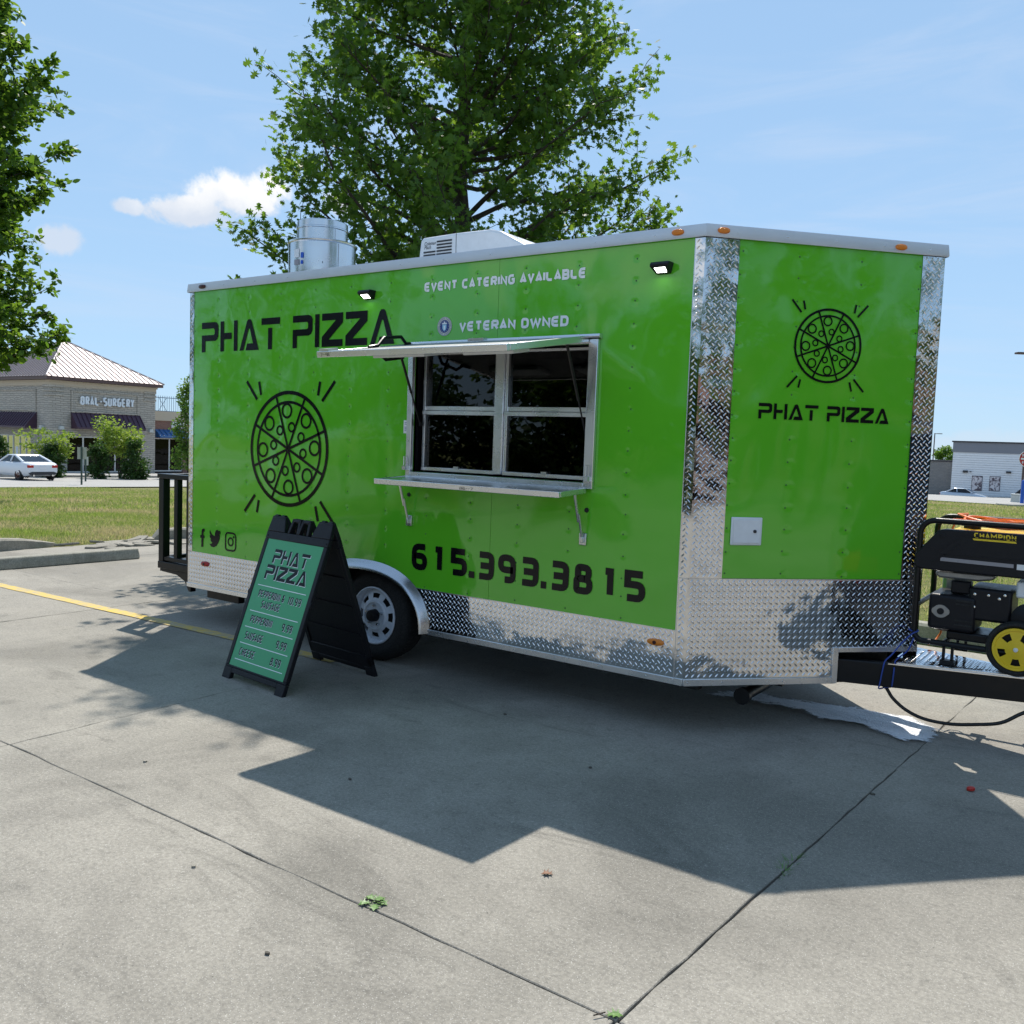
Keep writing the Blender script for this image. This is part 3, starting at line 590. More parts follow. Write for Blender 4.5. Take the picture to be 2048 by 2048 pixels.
def lugs(mb, fn, u0, u1, v0, v1, d, ok=None, pitch=.0245, wd=.0040, ln=.0135, ht=.0022):
    q2 = pitch*.7071; m_ = int((u1-u0+v1-v0)/pitch)+3
    for i in range(-m_, m_+1):
        for j in range(-m_, m_+1):
            u = u0+(i+j)*q2; v = v0+(i-j)*q2
            if u-ln*.55 < u0 or u+ln*.55 > u1 or v-ln*.55 < v0 or v+ln*.55 > v1: continue
            if ok and not ok(u, v): continue
            s_ = 1 if (i+j) % 2 else -1; cx, cy = .7071, .7071*s_
            def q(a, b, h): return fn(u+a*cx-b*cy, v+a*cy+b*cx, d+h)
            mb.add([q(-ln, 0, 0), q(-ln*.45, -wd, 0), q(ln*.45, -wd, 0), q(ln, 0, 0), q(ln*.45, wd, 0), q(-ln*.45, wd, 0), q(-ln*.5, 0, ht), q(ln*.5, 0, ht)],
                   [(0, 1, 6), (1, 2, 7, 6), (2, 3, 7), (3, 4, 7), (4, 5, 6, 7), (5, 0, 6)])
def lugpart(name, *sets):
    mb = MB()
    for s_ in sets: lugs(mb, *s_)
    return P('tread_lugs', mb, 'tread_lug', smooth=1.0, kind='stuff')
def inside_arch(u, v): return abs((u-AX)/.60)**2.3+abs(v/.43)**2.3 > 1.0
lugpart('a', (S3, 4.384, TL, .584, 2.385, .004), (N3, .0, .190, .584, 2.385, .004))
lugpart('b', (S3, 4.388, TL, .032, .578, .006), (N3, 0, NL-.005, .032, .578, .006, lambda u, v: not (u > .87 and v < .20)))
lugpart('c', (N3, 1.277, NL, .586, 2.385, .004), (FN3, 1.277, NL, .586, 2.385, .004))
lugpart('d', (S3, .006, .060, .294, 2.385, .004), (S3, .006, 1.55, .032, .286, .004, inside_arch))
lugpart('e', (S3, 2.42, 4.383, .032, .286, .004, inside_arch))
# aluminium trims
def strip(mb, fn, u0, u1, v0, v1, d0, d1): return mb.prism([(u0, v0), (u1, v0), (u1, v1), (u0, v1)], fn, d0, d1)
mb = MB(); rim = []
for off, z in ((.016, 2.386), (.018, 2.395), (.0135, 2.446), (.0125, 2.452), (-.03, 2.4525)):
    # offset outline of the plan
    c1 = CO+Vector((0, -1, 0))*off+Vector((1, 0, 0))*(off*math.tan(TURN/2)); hx = TL+nd.x*NL+off/math.cos(math.pi/2-TURN); c2 = Vector((hx, TW/2, 0))
    rim.append([(-off, -off, z), (c1.x, c1.y, z), (c2.x, c2.y, z), (c1.x, TW-c1.y, z), (-off, TW+off, z)])
mb.add([q for r_ in rim for q in r_], [(k_*5+i, k_*5+(i+1) % 5, (k_+1)*5+(i+1) % 5, (k_+1)*5+i) for k_ in range(4) for i in range(5)])
P('roof_edge_trim', mb, 'cap_aluminium', smooth=.5)
mb = MB(); strip(mb, S3, -.002, AX-.575, -.006, .030, .0, .012); P('bottom_trim', mb, 'anodised_edge', bevel=.002)
mb = MB(); strip(mb, S3, AX+.580, 4.385, -.006, .030, .0, .012); P('bottom_trim', mb, 'anodised_edge', bevel=.002)
mb = MB(); strip(mb, S3, 4.3875, TL-.001, -.006, .032, .0, .014); strip(mb, N3, -.004, .90, -.006, .032, 0, .014); P('bottom_trim', mb, 'anodised_edge', bevel=.002)
mb = MB(); strip(mb, N3, .876, .912, -.004, .20, .0065, .016); strip(mb, N3, .913, 1.405, .172, .20, .0065, .016); P('notch_trim', mb, 'anodised_edge', bevel=.002)
mb = MB(); strip(mb, S3, 4.386, TL-.001, .577, .5835, .006, .0085); strip(mb, N3, .0, 1.405, .577, .5835, .006, .0085); P('seam_trim', mb, 'anodised_edge')
mb = MB(); strip(mb, S3, .06, AX-.45, .286, .2925, .0005, .006); strip(mb, S3, AX+.455, 4.384, .286, .2925, .0005, .006); P('skirt_top_trim', mb, 'anodised_edge')
mb = MB(); strip(mb, S3, 4.381, 4.3845, .29, 2.386, .0005, .0055); strip(mb, S3, 4.3845, 4.3875, -.004, .577, .006, .0095); P('corner_seam_trim', mb, 'anodised_edge')
# screws and rivets
mb = MB()
def rivet(fn, u, v, d, r_=.0056, h=.003):
    vs = [fn(u+r_*math.cos(a_*math.pi/3), v+r_*math.sin(a_*math.pi/3), d) for a_ in range(6)]+[fn(u, v, d+h)]
    mb.add(vs, [(i, (i+1) % 6, 6) for i in range(6)])
for c_ in [.072]+[.373+.3665*i for i in range(11)]:
    for r_ in range(-12, 6):
        z = 1.72+.1175*r_
        if .31 < z < 2.37 and inside_arch(c_, z) and not (WX0-.06 < c_ < WX1+.08 and WZ0-.06 < z < WZ1+.06): rivet(S3, c_+float(rng.normal(0, .003)), z+float(rng.normal(0, .004)), .0003)
for s_ in (.205, .537, .910, 1.262):
    for r_ in range(-15, 1):
        z = 2.327+.1225*r_
        if .6 < z < 2.37: rivet(N3, s_+float(rng.normal(0, .003)), z+float(rng.normal(0, .004)), .0003)
P('rivets', mb, 'rivet_shade_green', kind='stuff')
mb = MB()
for u in np.arange(.45, 4.3, .37): rivet(S3, u, 2.417, .0165, .005)
for u in np.arange(.17, 1.4, .285): rivet(N3, u, 2.417, .0165, .005)
for u in np.arange(2.72, 4.38, .30): rivet(S3, u, .012, .012, .005)
for u in np.arange(.06, 1.4, .3): rivet(S3, u, .012, .012, .005)
for u in (.02, .22, .58, .85): rivet(N3, u, .013, .014, .005)
for z in np.arange(.05, 2.35, .118): rivet(S3, 4.405, z, .0065, .0055)
for u in np.arange(2.6, 4.36, .32): rivet(S3, u, .272, .004, .006)
P('trim_screws', mb, 'zinc', kind='stuff')
# fender flare, wheel well, wheel, axle
mb = MB(); prof = [(0, .004), (.25, .022), (.55, .045), (.8, .058), (1.0, .058), (1.0, -.02)]; n = 30
rings = [arch(.592-.045*k_, .432-.062*k_, n) for k_, d in prof]
vs = [S3(q[0], max(q[1], .0), d) for (k_, d), rg in zip(prof, rings) for q in rg]
mb.add(vs, [(k_*(n+1)+i, k_*(n+1)+i+1, (k_+1)*(n+1)+i+1, (k_+1)*(n+1)+i) for k_ in range(len(prof)-1) for i in range(n)])
P('fender', mb, 'fender_metal', smooth=1.0)
mb = MB(); A2_ = arch(.548, .372, 24, lo=-.01); vs = [S3(u, v, d) for d in (-.005, -.34) for u, v in A2_]; m_ = len(A2_)
mb.add(vs, [(i, i+1, m_+i+1, m_+i) for i in range(m_-1)]+[tuple(range(m_, 2*m_))]); P('wheel_well', mb, 'under_black')
WC = Vector((2.055, .075, .032))
def WF(x, y, h): return (WC.x+x, WC.y-h, WC.z+y)
tr_ = P('tyre', MB().lathe([(.195, -.02), (.205, .005), (.25, .022), (.285, .018), (.305, .0), (.317, -.02), (.319, -.06), (.319, -.14), (.31, -.185), (.27, -.21), (.20, -.2)], WF, 56, cap=False), 'rubber', smooth=.7)
mb = MB()
for i in range(64):
    a_ = 2*math.pi*i/64; c_, s_ = math.cos(a_), math.sin(a_)
    for h0, h1 in ((-.03, -.075), (-.085, -.13)):
        mb.add([WF(c_*.318-s_*.011, s_*.318+c_*.011, h0), WF(c_*.318+s_*.009, s_*.318-c_*.009, h0), WF(c_*.318+s_*.009, s_*.318-c_*.009, h1), WF(c_*.318-s_*.011, s_*.318+c_*.011, h1), WF(c_*.3235, s_*.3235, h0), WF(c_*.3235, s_*.3235, h1)], [(0, 1, 4), (1, 2, 5, 4), (2, 3, 5), (3, 0, 4, 5)])
mb.build('tread_blocks', 'rubber', tr_, kind='stuff')
rimo = P('wheel_rim', MB().lathe([(.200, -.03), (.204, .012), (.196, .016), (.186, -.004), (.180, -.03), (.178, -.10)], WF, 48, cap=False), 'white_paint', smooth=.7)
# pressed disc with eight openings
mb = MB(); ns = 8; pts = []
for i in range(ns):
    a0 = 2*math.pi*i/ns; hw = .21
    for (a1, a2) in ((a0+hw, a0+2*math.pi/ns-hw),):
        q = [(r_*math.cos(t), r_*math.sin(t), h) for t in (a1, (a1+a2)/2, a2) for r_, h in ((.105, -.005), (.184, -.030))]
        mb.add([WF(*v) for v in q], [(0, 1, 3, 2), (2, 3, 5, 4)])
    # ends of the opening
    for (ra, ha, rb, hb) in ((.105, -.005, .124, -.0125), (.156, -.0225, .184, -.030)):
        am = (a0-hw, a0, a0+hw); q = [(r_*math.cos(t), r_*math.sin(t), h) for t in am for r_, h in ((ra, ha), (rb, hb))]
        mb.add([WF(*v) for v in q], [(0, 1, 3, 2), (2, 3, 5, 4)])
mb.lathe([(.108, -.006), (.100, .004), (.092, .004), (.088, -.006), (.055, -.008), (.04, -.008)], WF, 32, cap=False)
mb.build('wheel_disc', 'white_paint', rimo, smooth=.7)
MB().lathe([(.044, -.01), (.042, .035), (.036, .045), (.0, .047)], WF, 24).build('hub_cap', 'black_plastic', rimo)
for i in range(5):
    a_ = 2*math.pi*i/5+.3; MB().lathe([(.010, -.008), (.010, .012), (.007, .018), (0, .018)], lambda x, y, h, a_=a_: WF(x+.07*math.cos(a_), y+.07*math.sin(a_), h), 8).build('lug_nut', 'zinc', rimo)
P('brake_drum', MB().lathe([(.17, -.06), (.17, -.16), (0, -.16)], WF, 24), 'under_black')
P('axle', MB().tube([(WC.x, .1, WC.z), (WC.x, 1.95, WC.z)], .035, 10), 'under_black')
P('frame_rail', MB().box(.1, 4.4, .30, .36, -.10, -.013), 'under_black'); P('frame_rail', MB().box(.1, 4.4, 1.7, 1.76, -.10, -.013), 'under_black')
P('stabiliser_jack', MB().tube([(4.66, .33, -.085), (4.66, 1.5, -.085)], .035, 12).box(4.60, 4.72, .8, .9, -.12, -.015).tube([(4.66, .30, -.085), (4.66, .335, -.085)], .048, 12), 'black_steel')
P('stabiliser_jack', MB().tube([(.42, .05, -.055), (.42, 1.5, -.055)], .028, 10).box(.22, .62, .03, .09, -.075, -.014), 'black_steel')
P('mudflap_bracket', MB().box(.75, 1.05, .04, .20, -.06, -.014), 'under_black')
# marker lamps
def lamp(fn, u0, u1, z, hh, mat, d):
    c_ = (u0+u1)/2; w = (u1-u0)/2; mb = MB(); n = 20
    base = [(c_+w*math.copysign(abs(math.cos(2*math.pi*i/n))**.85, math.cos(2*math.pi*i/n)), z+hh*math.copysign(abs(math.sin(2*math.pi*i/n))**.85, math.sin(2*math.pi*i/n))) for i in range(n)]
    lev = [(1.0, 0), (.96, .008), (.78, .014), (.4, .017)]
    vs = [fn(c_+(q[0]-c_)*s_, z+(q[1]-z)*s_, d+h) for s_, h in lev for q in base]
    mb.add(vs, [(k_*n+i, k_*n+(i+1) % n, (k_+1)*n+(i+1) % n, (k_+1)*n+i) for k_ in range(3) for i in range(n)]+[tuple(range(3*n, 4*n))])
    o = P('marker_lamp', mb, mat)
    if d < .01: MB().lathe([(.011, .0), (.011, .004), (.005, .004), (.005, .001)], lambda x, y, h: fn(c_+x, z+y, d+.0165+h), 12).build('lamp_boss', 'dark_red_lens', o)
    return o
lamp(S3, 4.250, 4.320, 2.420, .0165, 'amber_lens', .0165); lamp(N3, .055, .123, 2.421, .0165, 'amber_lens', .0165); lamp(N3, 1.092, 1.162, 2.416, .0165, 'amber_lens', .0165)
lamp(S3, .140, .222, 2.420, .0165, 'dark_red_lens', .0165); lamp(S3, .186, .289, .205, .021, 'red_lens', .004); lamp(S3, 4.216, 4.318, .209, .019, 'amber_lens', .004)
# porch lamps, lit
for cx, cz in ((2.015, 2.236), (4.208, 2.238)):
    w1, w2 = .055, .042
    pr_ = [(0, .030), (.058, .030), (.070, .016), (.068, .004), (.018, -.026), (0, -.028)]
    mb = MB(); n = len(pr_)
    mb.add([S3(cx+s_*(w1 if v > 0 else w2), cz+v, u) for s_ in (-1, 1) for u, v in pr_], [tuple(range(n)), tuple(range(2*n-1, n-1, -1))]+[(i, (i+1) % n, n+(i+1) % n, n+i)[::-1] for i in range(n)])
    o = P('porch_lamp', mb, 'black_plastic', bevel=.003)
    MB().add([S3(cx-.032, cz-.002, .0600), S3(cx+.032, cz-.002, .0600), S3(cx+.028, cz-.0225, .0265), S3(cx-.028, cz-.0225, .0265)], [(0, 1, 2, 3)]).build('lens', 'lit_lens', o)
# utility hatch on the nose
o = P('utility_hatch', MB().prism([(.226, .768), (.407, .768), (.407, .920), (.226, .920)], N3, .001, .012), 'white_plastic', bevel=.006)
MB().prism([(.238, .780), (.395, .780), (.395, .908), (.238, .908)], N3, .012, .017).build('hatch_door', 'white_plastic', o, bevel=.004)
MB().lathe([(.009, 0), (.009, .006), (.004, .007)], lambda x, y, h: N3(.361+x, .845+y, .017+h), 12).build('key_lock', 'vent_dark', o)
# ---- serving window
mb = MB(); fd = .028
strip(mb, S3, 2.402, WX0-.001, 1.028, 1.878, 0.001, fd); strip(mb, S3, WX1+.001, 3.832, 1.028, 1.878, .001, fd)
strip(mb, S3, WX0, WX1, 1.028, WZ0-.001, .001, fd); strip(mb, S3, WX0, WX1, WZ1+.001, 1.878, .001, fd)
wf = P('window_frame', mb, 'anodised_edge', bevel=.003)
mb = MB(); jd = -.10
for a0, a1, b0, b1 in ((WX0-.012, WX0, WZ0-.012, WZ1+.012), (WX1, WX1+.012, WZ0-.012, WZ1+.012)): strip(mb, S3, a0, a1, b0, b1, jd, -.0005)
strip(mb, S3, WX0, WX1, WZ0-.012, WZ0, jd, -.0005); strip(mb, S3, WX0, WX1, WZ1, WZ1+.012, jd, -.0005)
mb.build('gasket', 'black_plastic', wf)
mb = MB(); mx = 3.108
strip(mb, S3, mx-.030, mx+.030, WZ0+.012, WZ1-.006, -.075, -.035); mb.build('mullion', 'anodised_edge', wf, bevel=.003)
for x0, x1 in ((WX0+.028, mx-.032), (mx+.032, WX1-.004)):
    mb = MB()
    strip(mb, S3, x0, x0+.022, WZ0+.016, WZ1-.006, -.085, -.050); strip(mb, S3, x1-.016, x1, WZ0+.016, WZ1-.006, -.085, -.050)
    strip(mb, S3, x0, x1, WZ0+.010, WZ0+.034, -.0845, -.045); strip(mb, S3, x0, x1, WZ1-.024, WZ1-.008, -.0845, -.049)
    strip(mb, S3, x0, x1, 1.440, 1.466, -.0835, -.044); strip(mb, S3, x0, x1, 1.4675, 1.496, -.0835, -.056)
    sh = mb.build('sash', 'anodised_edge', wf, bevel=.002)
    for z0, z1, d in ((WZ0+.034, 1.440, -.066), (1.496, WZ1-.024, -.074)):
        MB().prism([(x0+.02, z0), (x1-.014, z0), (x1-.014, z1), (x0+.02, z1)], S3, d-.003, d).build('pane', 'trailer_glass', sh, smooth=0)
    MB().prism([((x0+x1)/2-.02, WZ0+.034), ((x0+x1)/2+.02, WZ0+.034), ((x0+x1)/2+.02, WZ0+.046), ((x0+x1)/2-.02, WZ0+.046)], S3, -.06, -.040).build('sash_latch', 'zinc', sh)
for cx in (2.412, 3.806):
    mb = MB(); strip(mb, S3, cx-.014, cx+.014, 1.072, 1.098, fd, fd+.03); strip(mb, S3, cx-.006, cx+.006, 1.098, 1.155, fd, fd+.008); mb.tube([S3(cx-.010, 1.10, fd+.015), S3(cx-.010, 1.16, fd+.015), S3(cx+.010, 1.165, fd+.015), S3(cx+.010, 1.10, fd+.015)], .0035, 6)
    P('shutter_latch', mb, 'zinc')
P('window_header', MB().prism([(0, 1.880), (.034, 1.884), (.040, 1.892), (.036, 1.906), (0, 1.908)], lambda u, v, d: (d, -u, v), 2.395, 3.845), 'anodised_edge', bevel=.002)
# lifted awning door
ao = Vector((0, -.81, -.135)).normalized(); an = Vector((0, ao.z, -ao.y))
def A3(x, t, h): return (x, -.02+ao.y*t, 1.876+ao.z*t+an.z*h) if False else (x, -.034+ao.y*t+an.y*h, 1.880+ao.z*t+an.z*h)
AL0, AL1, AT = 2.405, 3.775, .80
aw = P('awning_door', MB().box(AL0+.03, AL1-.03, .03, AT-.03, -.012, .010, A3), 'interior_wall')
mb = MB(); mb.box(AL0, AL1, AT-.03, AT, -.020, .016, A3); mb.box(AL0, AL0+.03, .0, AT-.0305, -.020, .016, A3); mb.box(AL1-.03, AL1, 0, AT-.0305, -.020, .016, A3); mb.box(AL0+.0305, AL1-.0305, 0, .03, -.020, .016, A3)
mb.build('awning_frame', 'anodised_edge', aw, bevel=.003)
for x0, x1 in ((2.62, 3.02), (3.30, 3.64)):
    lt = MB().box(x0, x1, .40, .56, -.045, -.0125, A3).build('awning_lamp', 'white_plastic', aw, bevel=.006)
    MB().box(x0-.02, x0-.001, .45, .51, -.04, -.0125, A3).build('lamp_end_cap', 'black_plastic', lt)
for sg, h0 in ((1, .016), (-1, -.020)):
    MB().tube([A3(2.44, .02, h0), A3(2.44, .06, h0+sg*.004), A3(2.44, .10, h0+sg*.048), A3(2.44, .26, h0+sg*.05), A3(2.44, .32, h0+sg*.006), A3(2.44, .40, h0)], .011, 8).build('handle', 'black_steel', aw)
for t_ in (.15, .5): MB().box(AL0+.02, AL0+.09, AT-.09, AT-.005, .0165, .030, A3).build('latch_plate', 'zinc', aw) if t_ < .3 else MB().box(2.98, 3.10, .06, .10, .0165, .034, A3).build('latch_plate', 'zinc', aw)
decal('pencil_mark', 'black_vinyl', aw, '7--98', lambda u, v, d: A3(u, AT+d, v), 2.44, -.013, .07, .020, .0022, d=.0005)
for p0, p1 in (((2.452, -.165, 1.830), (2.470, .03, 1.375)), ((3.735, -.20, 1.828), (3.764, .015, 1.29))):
    a_, b_ = Vector(p0), Vector(p1); mb = MB(); mid = a_.lerp(b_, .56)
    mb.tube([a_, mid], .0085, 8); o = P('gas_strut', mb, 'black_steel'); MB().tube([mid, b_], .0048, 8).tube([b_-Vector((0, 0, .012)), b_+Vector((0, 0, .012))], .009, 8).build('strut_rod', 'black_steel', o)
# counter shelf and its legs
so_ = Vector((0, -1, -.06)).normalized(); sn = Vector((0, -.06, 1)).normalized()
def H3(x, t, h): return (x, -.030+so_.y*t+sn.y*h, 1.030+so_.z*t+sn.z*h)
sf = P('counter_shelf', MB().box(2.405, 3.792, .012, .272, -.004, .0, H3), 'trim_aluminium')
mb = MB(); mb.box(2.40, 3.797, .272, .290, -.030, .005, H3); mb.box(2.40, 2.418, .0, .2715, -.028, .004, H3); mb.box(3.779, 3.797, 0, .2715, -.028, .004, H3); mb.box(2.4185, 3.7785, .0, .016, -.028, .005, H3)
mb.build('shelf_edge', 'anodised_edge', sf, bevel=.003)
decal('pencil_mark', 'black_vinyl', sf, '86--7', lambda u, v, d: H3(u, .290+d, v), 3.10, -.024, .10, .016, .0022, d=.0005)
for x in (2.425, 3.77):
    a_, b_ = Vector((x, -.11, 1.004)), Vector((x-.002, -.020, .735)); mb = MB()
    mb.tube([a_, a_.lerp(b_, .62)], .0085, 8); mb.tube([a_.lerp(b_, .45)+Vector((.010, 0, 0)), b_+Vector((.010, 0, 0))], .0075, 8)
    o = P('shelf_leg', mb, 'zinc'); MB().box(x-.018, x+.03, -.014, -.001, .700, .770).box(x+.002, x+.018, -.034, -.014, .715, .75).build('leg_bracket', 'zinc', o, bevel=.003)
for u, z in ((2.417, .907), (3.789, .904)): P('rubber_plug', MB().lathe([(.015, 0), (.013, .006), (0, .007)], lambda x, y, h: S3(u+x, z+y, .0005+h), 14), 'rubber')
P('care_label', MB().prism([(2.354, 1.312), (2.397, 1.312), (2.397, 1.398), (2.354, 1.398)], S3, .0012, .0022), 'paper', smooth=0)
mb = MB()
for i, z in enumerate((1.382, 1.371, 1.352, 1.345, 1.338, 1.328)): mb.flat([(2.362, z), (2.390-(i % 2)*.008, z), (2.390-(i % 2)*.008, z+.003), (2.362, z+.003)], S3, .0026)
P('label_print', mb, 'seal_blue', smooth=0)
# ---- lettering and drawings
GD = dict(loc=(0, 0, GZ), each='letter')
decal('logo_lettering', 'black_vinyl', TR, 'PHAT PIZZA', S3, .161, 1.905, 2.090, .233, logo=True, cw=.62, gap=.13, **GD)
decal('logo_lettering', 'black_vinyl', TR, 'PHAT PIZZA', N3, .350, 1.455, .783, .084, logo=True, cw=.62, gap=.13, **GD)
decal('catering_lettering', 'white_vinyl', TR, 'EVENT CATERING AVAILABLE', S3, 2.503, 2.227, 1.218, .0605, .0160, gap=.11, **GD)
decal('veteran_lettering', 'white_vinyl', TR, 'VETERAN OWNED', S3, 2.803, 1.9605, .812, .0625, .0165, gap=.11, **GD)
ph = MB(); kx = lambda px: float(np.interp(px, [75, 325, 495, 770, 960, 1115, 1440, 1578], [2.459, 2.793, 3.008, 3.337, 3.553, 3.721, 4.055, 4.189]))
i = 0
for ch, p0, p1 in (('6', 75, 176), ('1', 200, 290), ('5', 325, 432), ('.', 445, 480), ('3', 494, 607), ('9', 632, 745), ('3', 770, 892), ('.', 907, 942), ('3', 960, 1085), ('8', 1115, 1241), ('1', 1285, 1395), ('5', 1440, 1578)):
    ph = MB()
    for pl in glyph(ch, 0, kx(p1)-kx(p0), .177, .041): i += 1; ph.flat([(kx(p0)+q.x, .4125+q.y) for q in pl], S3, .003+(i % 5)*.00025)
    P('digit', ph, 'black_vinyl', smooth=0)
def pizza(fn, cx, cz, s):
    mb = MB(); k_ = 0
    def put(polys):
        nonlocal k_
        for pl in polys: k_ += 1; mb.flat([(cx+q[0]*s, cz+q[1]*s) for q in pl], fn, .003+(k_ % 6)*.0003)
    put(ring(0, 0, .416, .027, 56)); put(ring(0, 0, .345, .020, 48))
    for a_ in (110, 65, 20, -25, -70, -115, 200, 155):
        c_, s_ = math.cos(R(a_)), math.sin(R(a_)); put(stroke([Vector((0, 0)), Vector((c_*.415, s_*.415))], .020))
    for a_ in (3, 48, 94, 139, 183, 227, 272, 318): put(ring(.283*math.cos(R(a_)), .283*math.sin(R(a_)), .050, .017, 22))
    for a_ in (78, 33, -10, 307, 260, 214, 171, 125): put(ring(.165*math.cos(R(a_)), .165*math.sin(R(a_)), .032, .015, 18))
    for p0, p1 in (((-.483, .502), (-.360, .364)), ((-.339, .498), (-.315, .398)), ((.330, .492), (.311, .393)), ((.482, .493), (.355, .353)), ((-.369, -.363), (-.490, -.497)), ((-.325, -.400), (-.345, -.496)), ((.304, -.404), (.334, -.51)), ((.353, -.366), (.49, -.51))):
        put(stroke([Vector(p0), Vector(p1)], .024))
    P('pizza_drawing', mb, 'black_vinyl', smooth=0)
pizza(S3, 1.212, 1.168, 1.0); pizza(N3, .735, 1.862, .468)
mb = MB()
for pl in stroke(fillet([(.222, .478), (.196, .478, 'r'), (.192, .340)], .03), .024)+stroke([Vector((.166, .424)), Vector((.220, .424))], .022): mb.flat([(q.x, q.y) for q in pl], S3, .003+len(mb.f)*.0002)
P('letter_f_icon', mb, 'black_vinyl', smooth=0)
bird = [(0, .20), (.08, .17), (.20, .20), (.29, .25), (.16, .31), (.10, .40), (.19, .40), (.07, .49), (.03, .62), (.12, .58), (.04, .73), (.06, .86), (.22, .68), (.40, .60), (.49, .60), (.50, .76), (.58, .88), (.70, .92), (.82, .86), (.96, .90), (.90, .80), (1.0, .82), (.92, .72), (.90, .50), (.80, .30), (.62, .12), (.42, .04), (.20, .05)]
P('bird_icon', MB().flat([(.281+u*.150, .345+v*.165) for u, v in bird], S3, .003), 'black_vinyl', smooth=0)
mb = MB(); x0, x1, z0, z1 = .490, .617, .345, .484
for pl in stroke(fillet([(x0, .41), (x0, z0, 'r'), (x1, z0, 'r'), (x1, z1, 'r'), (x0, z1, 'r'), (x0, .41)], .04, 6), .014)+ring(.5535, .4145, .030, .013, 24)+ring(.590, .454, .005, .009, 10): mb.flat([(q[0], q[1]) for q in pl], S3, .003)
P('camera_icon', mb, 'black_vinyl', smooth=0)
disc = lambda r_, n=36: [(2.682+r_*math.cos(6.2832*i/n), 2.000+r_*math.sin(6.2832*i/n)) for i in range(n)]
sl = P('round_seal', MB().flat(disc(.060), S3, .0025), 'seal_cream', smooth=0)
mb = MB()
for q in ring(2.682, 2.0, .0575, .002, 36): mb.flat([(a_.x, a_.y) for a_ in q], S3, .0030)
for i in range(44):
    if i % 11 == 10: continue
    a_ = i*6.2832/44; u, v = 2.682+.049*math.cos(a_), 2.0+.049*math.sin(a_); mb.flat([(u-.0018, v-.0028), (u+.0018, v-.0028), (u+.0018, v+.0028), (u-.0018, v+.0028)], S3, .0032)
mb.build('seal_ring', 'seal_blue', sl, smooth=0)
MB().flat(disc(.041), S3, .0034).build('seal_field', 'seal_blue', sl, smooth=0)
MB().flat([(2.665, 2.012), (2.699, 2.012), (2.699, 1.990), (2.691, 1.975), (2.682, 1.970), (2.673, 1.975), (2.665, 1.990)], S3, .0040).build('seal_shield', 'seal_light', sl, smooth=0)
mb = MB(); mb.flat([(2.660, 2.014), (2.704, 2.014), (2.697, 2.024), (2.690, 2.020), (2.682, 2.034), (2.674, 2.020), (2.667, 2.024)], S3, .0040)
for i in range(13):
    a_ = 6.2832*i/13; u, v = 2.682+.0345*math.cos(a_), 2.0+.0345*math.sin(a_); mb.flat([(u+.0028*math.cos(a_+k_*1.2566*.5)*(1 if k_ % 2 else .45), v+.0028*math.sin(a_+k_*1.2566*.5)*(1 if k_ % 2 else .45)) for k_ in range(10)], S3, .0041)
mb.flat([(2.676, 1.978), (2.688, 1.978), (2.688, 2.004), (2.676, 2.004)], S3, .0045)
mb.build('seal_emblem', 'white_vinyl', sl, smooth=0)
# ---- roof equipment
fx, fy = .44, 1.0
fan = P('exhaust_fan', MB().lathe([(.20, 2.44), (.255, 2.47), (.279, 2.56), (.284, 2.70), (.287, 2.895), (.294, 2.902), (.296, 2.914), (.289, 2.920), (.276, 2.918), (.272, 2.80), (.0, 2.78)], lambda x, y, h: (fx+x, fy+y, h), 64), 'galvanised', smooth=.5)
MB().lathe([(.0, 2.782), (.213, 2.782), (.215, 3.025), (.221, 3.03), (.221, 3.040), (.2155, 3.045), (.2155, 3.092), (.210, 3.098), (.203, 3.094), (.201, 2.95), (0, 2.94)], lambda x, y, h: (fx+x, fy+y, h), 64).build('fan_stack', 'galvanised', fan, smooth=.5)
def FC(r_): return lambda u, v, d: (fx+(r_+d)*math.cos(u), fy+(r_+d)*math.sin(u), v)
def cyl_patch(u0, u1, v0, v1, r_, d, mat, name):
    mb = MB(); n = 6
    for i in range(n): mb.flat([(u0+(u1-u0)*i/n, v0), (u0+(u1-u0)*(i+1)/n, v0), (u0+(u1-u0)*(i+1)/n, v1), (u0+(u1-u0)*i/n, v1)], FC(r_), d)
    return mb.build(name, mat, fan, smooth=1)
ca = math.atan2(CAM.y-fy, CAM.x-fx)
cyl_patch(ca-.92, ca-.72, 2.76, 2.83, .287, .002, 'paper', 'fan_sticker'); cyl_patch(ca-.66, ca-.56, 2.755, 2.80, .287, .002, 'blue_paint', 'fan_sticker'); cyl_patch(ca-.66, ca-.58, 2.705, 2.735, .287, .002, 'blue_paint', 'fan_sticker'); cyl_patch(ca-.92, ca-.72, 2.70, 2.745, .287, .002, 'decal_label', 'fan_sticker')
for ua, r_, z0, z1 in ((ca+.48, .287, 2.50, 2.89), (ca+.50, .2152, 2.925, 3.02)): cyl_patch(ua, ua+.008, z0, z1, r_, .0015, 'vent_dark', 'seam')
cyl_patch(ca+.0, ca+.02, 2.715, 2.728, .287, .0015, 'vent_dark', 'seam')
MB().box(fx-.325, fx-.288, fy-.10, fy-.04, 2.80, 2.87).tube([(fx-.31, fy-.07, 2.80), (fx-.315, fy-.07, 2.60), (fx-.27, fy-.07, 2.50)], .012, 8).build('fan_clip', 'galvanised', fan)
P('fan_kerb', MB().box(fx-.24, fx+.24, fy-.24, fy+.24, 2.443, 2.475), 'galvanised')
acp = [(1.885, 2.445), (1.918, 2.735), (1.945, 2.752), (2.26, 2.757), (2.56, 2.752), (2.66, 2.725), (2.82, 2.640), (2.97, 2.55), (3.06, 2.445)]
ac = P('air_conditioner', MB().prism(acp, lambda u, v, d: (u, d, v), .60, 1.32), 'white_plastic', bevel=.022, seg=3)
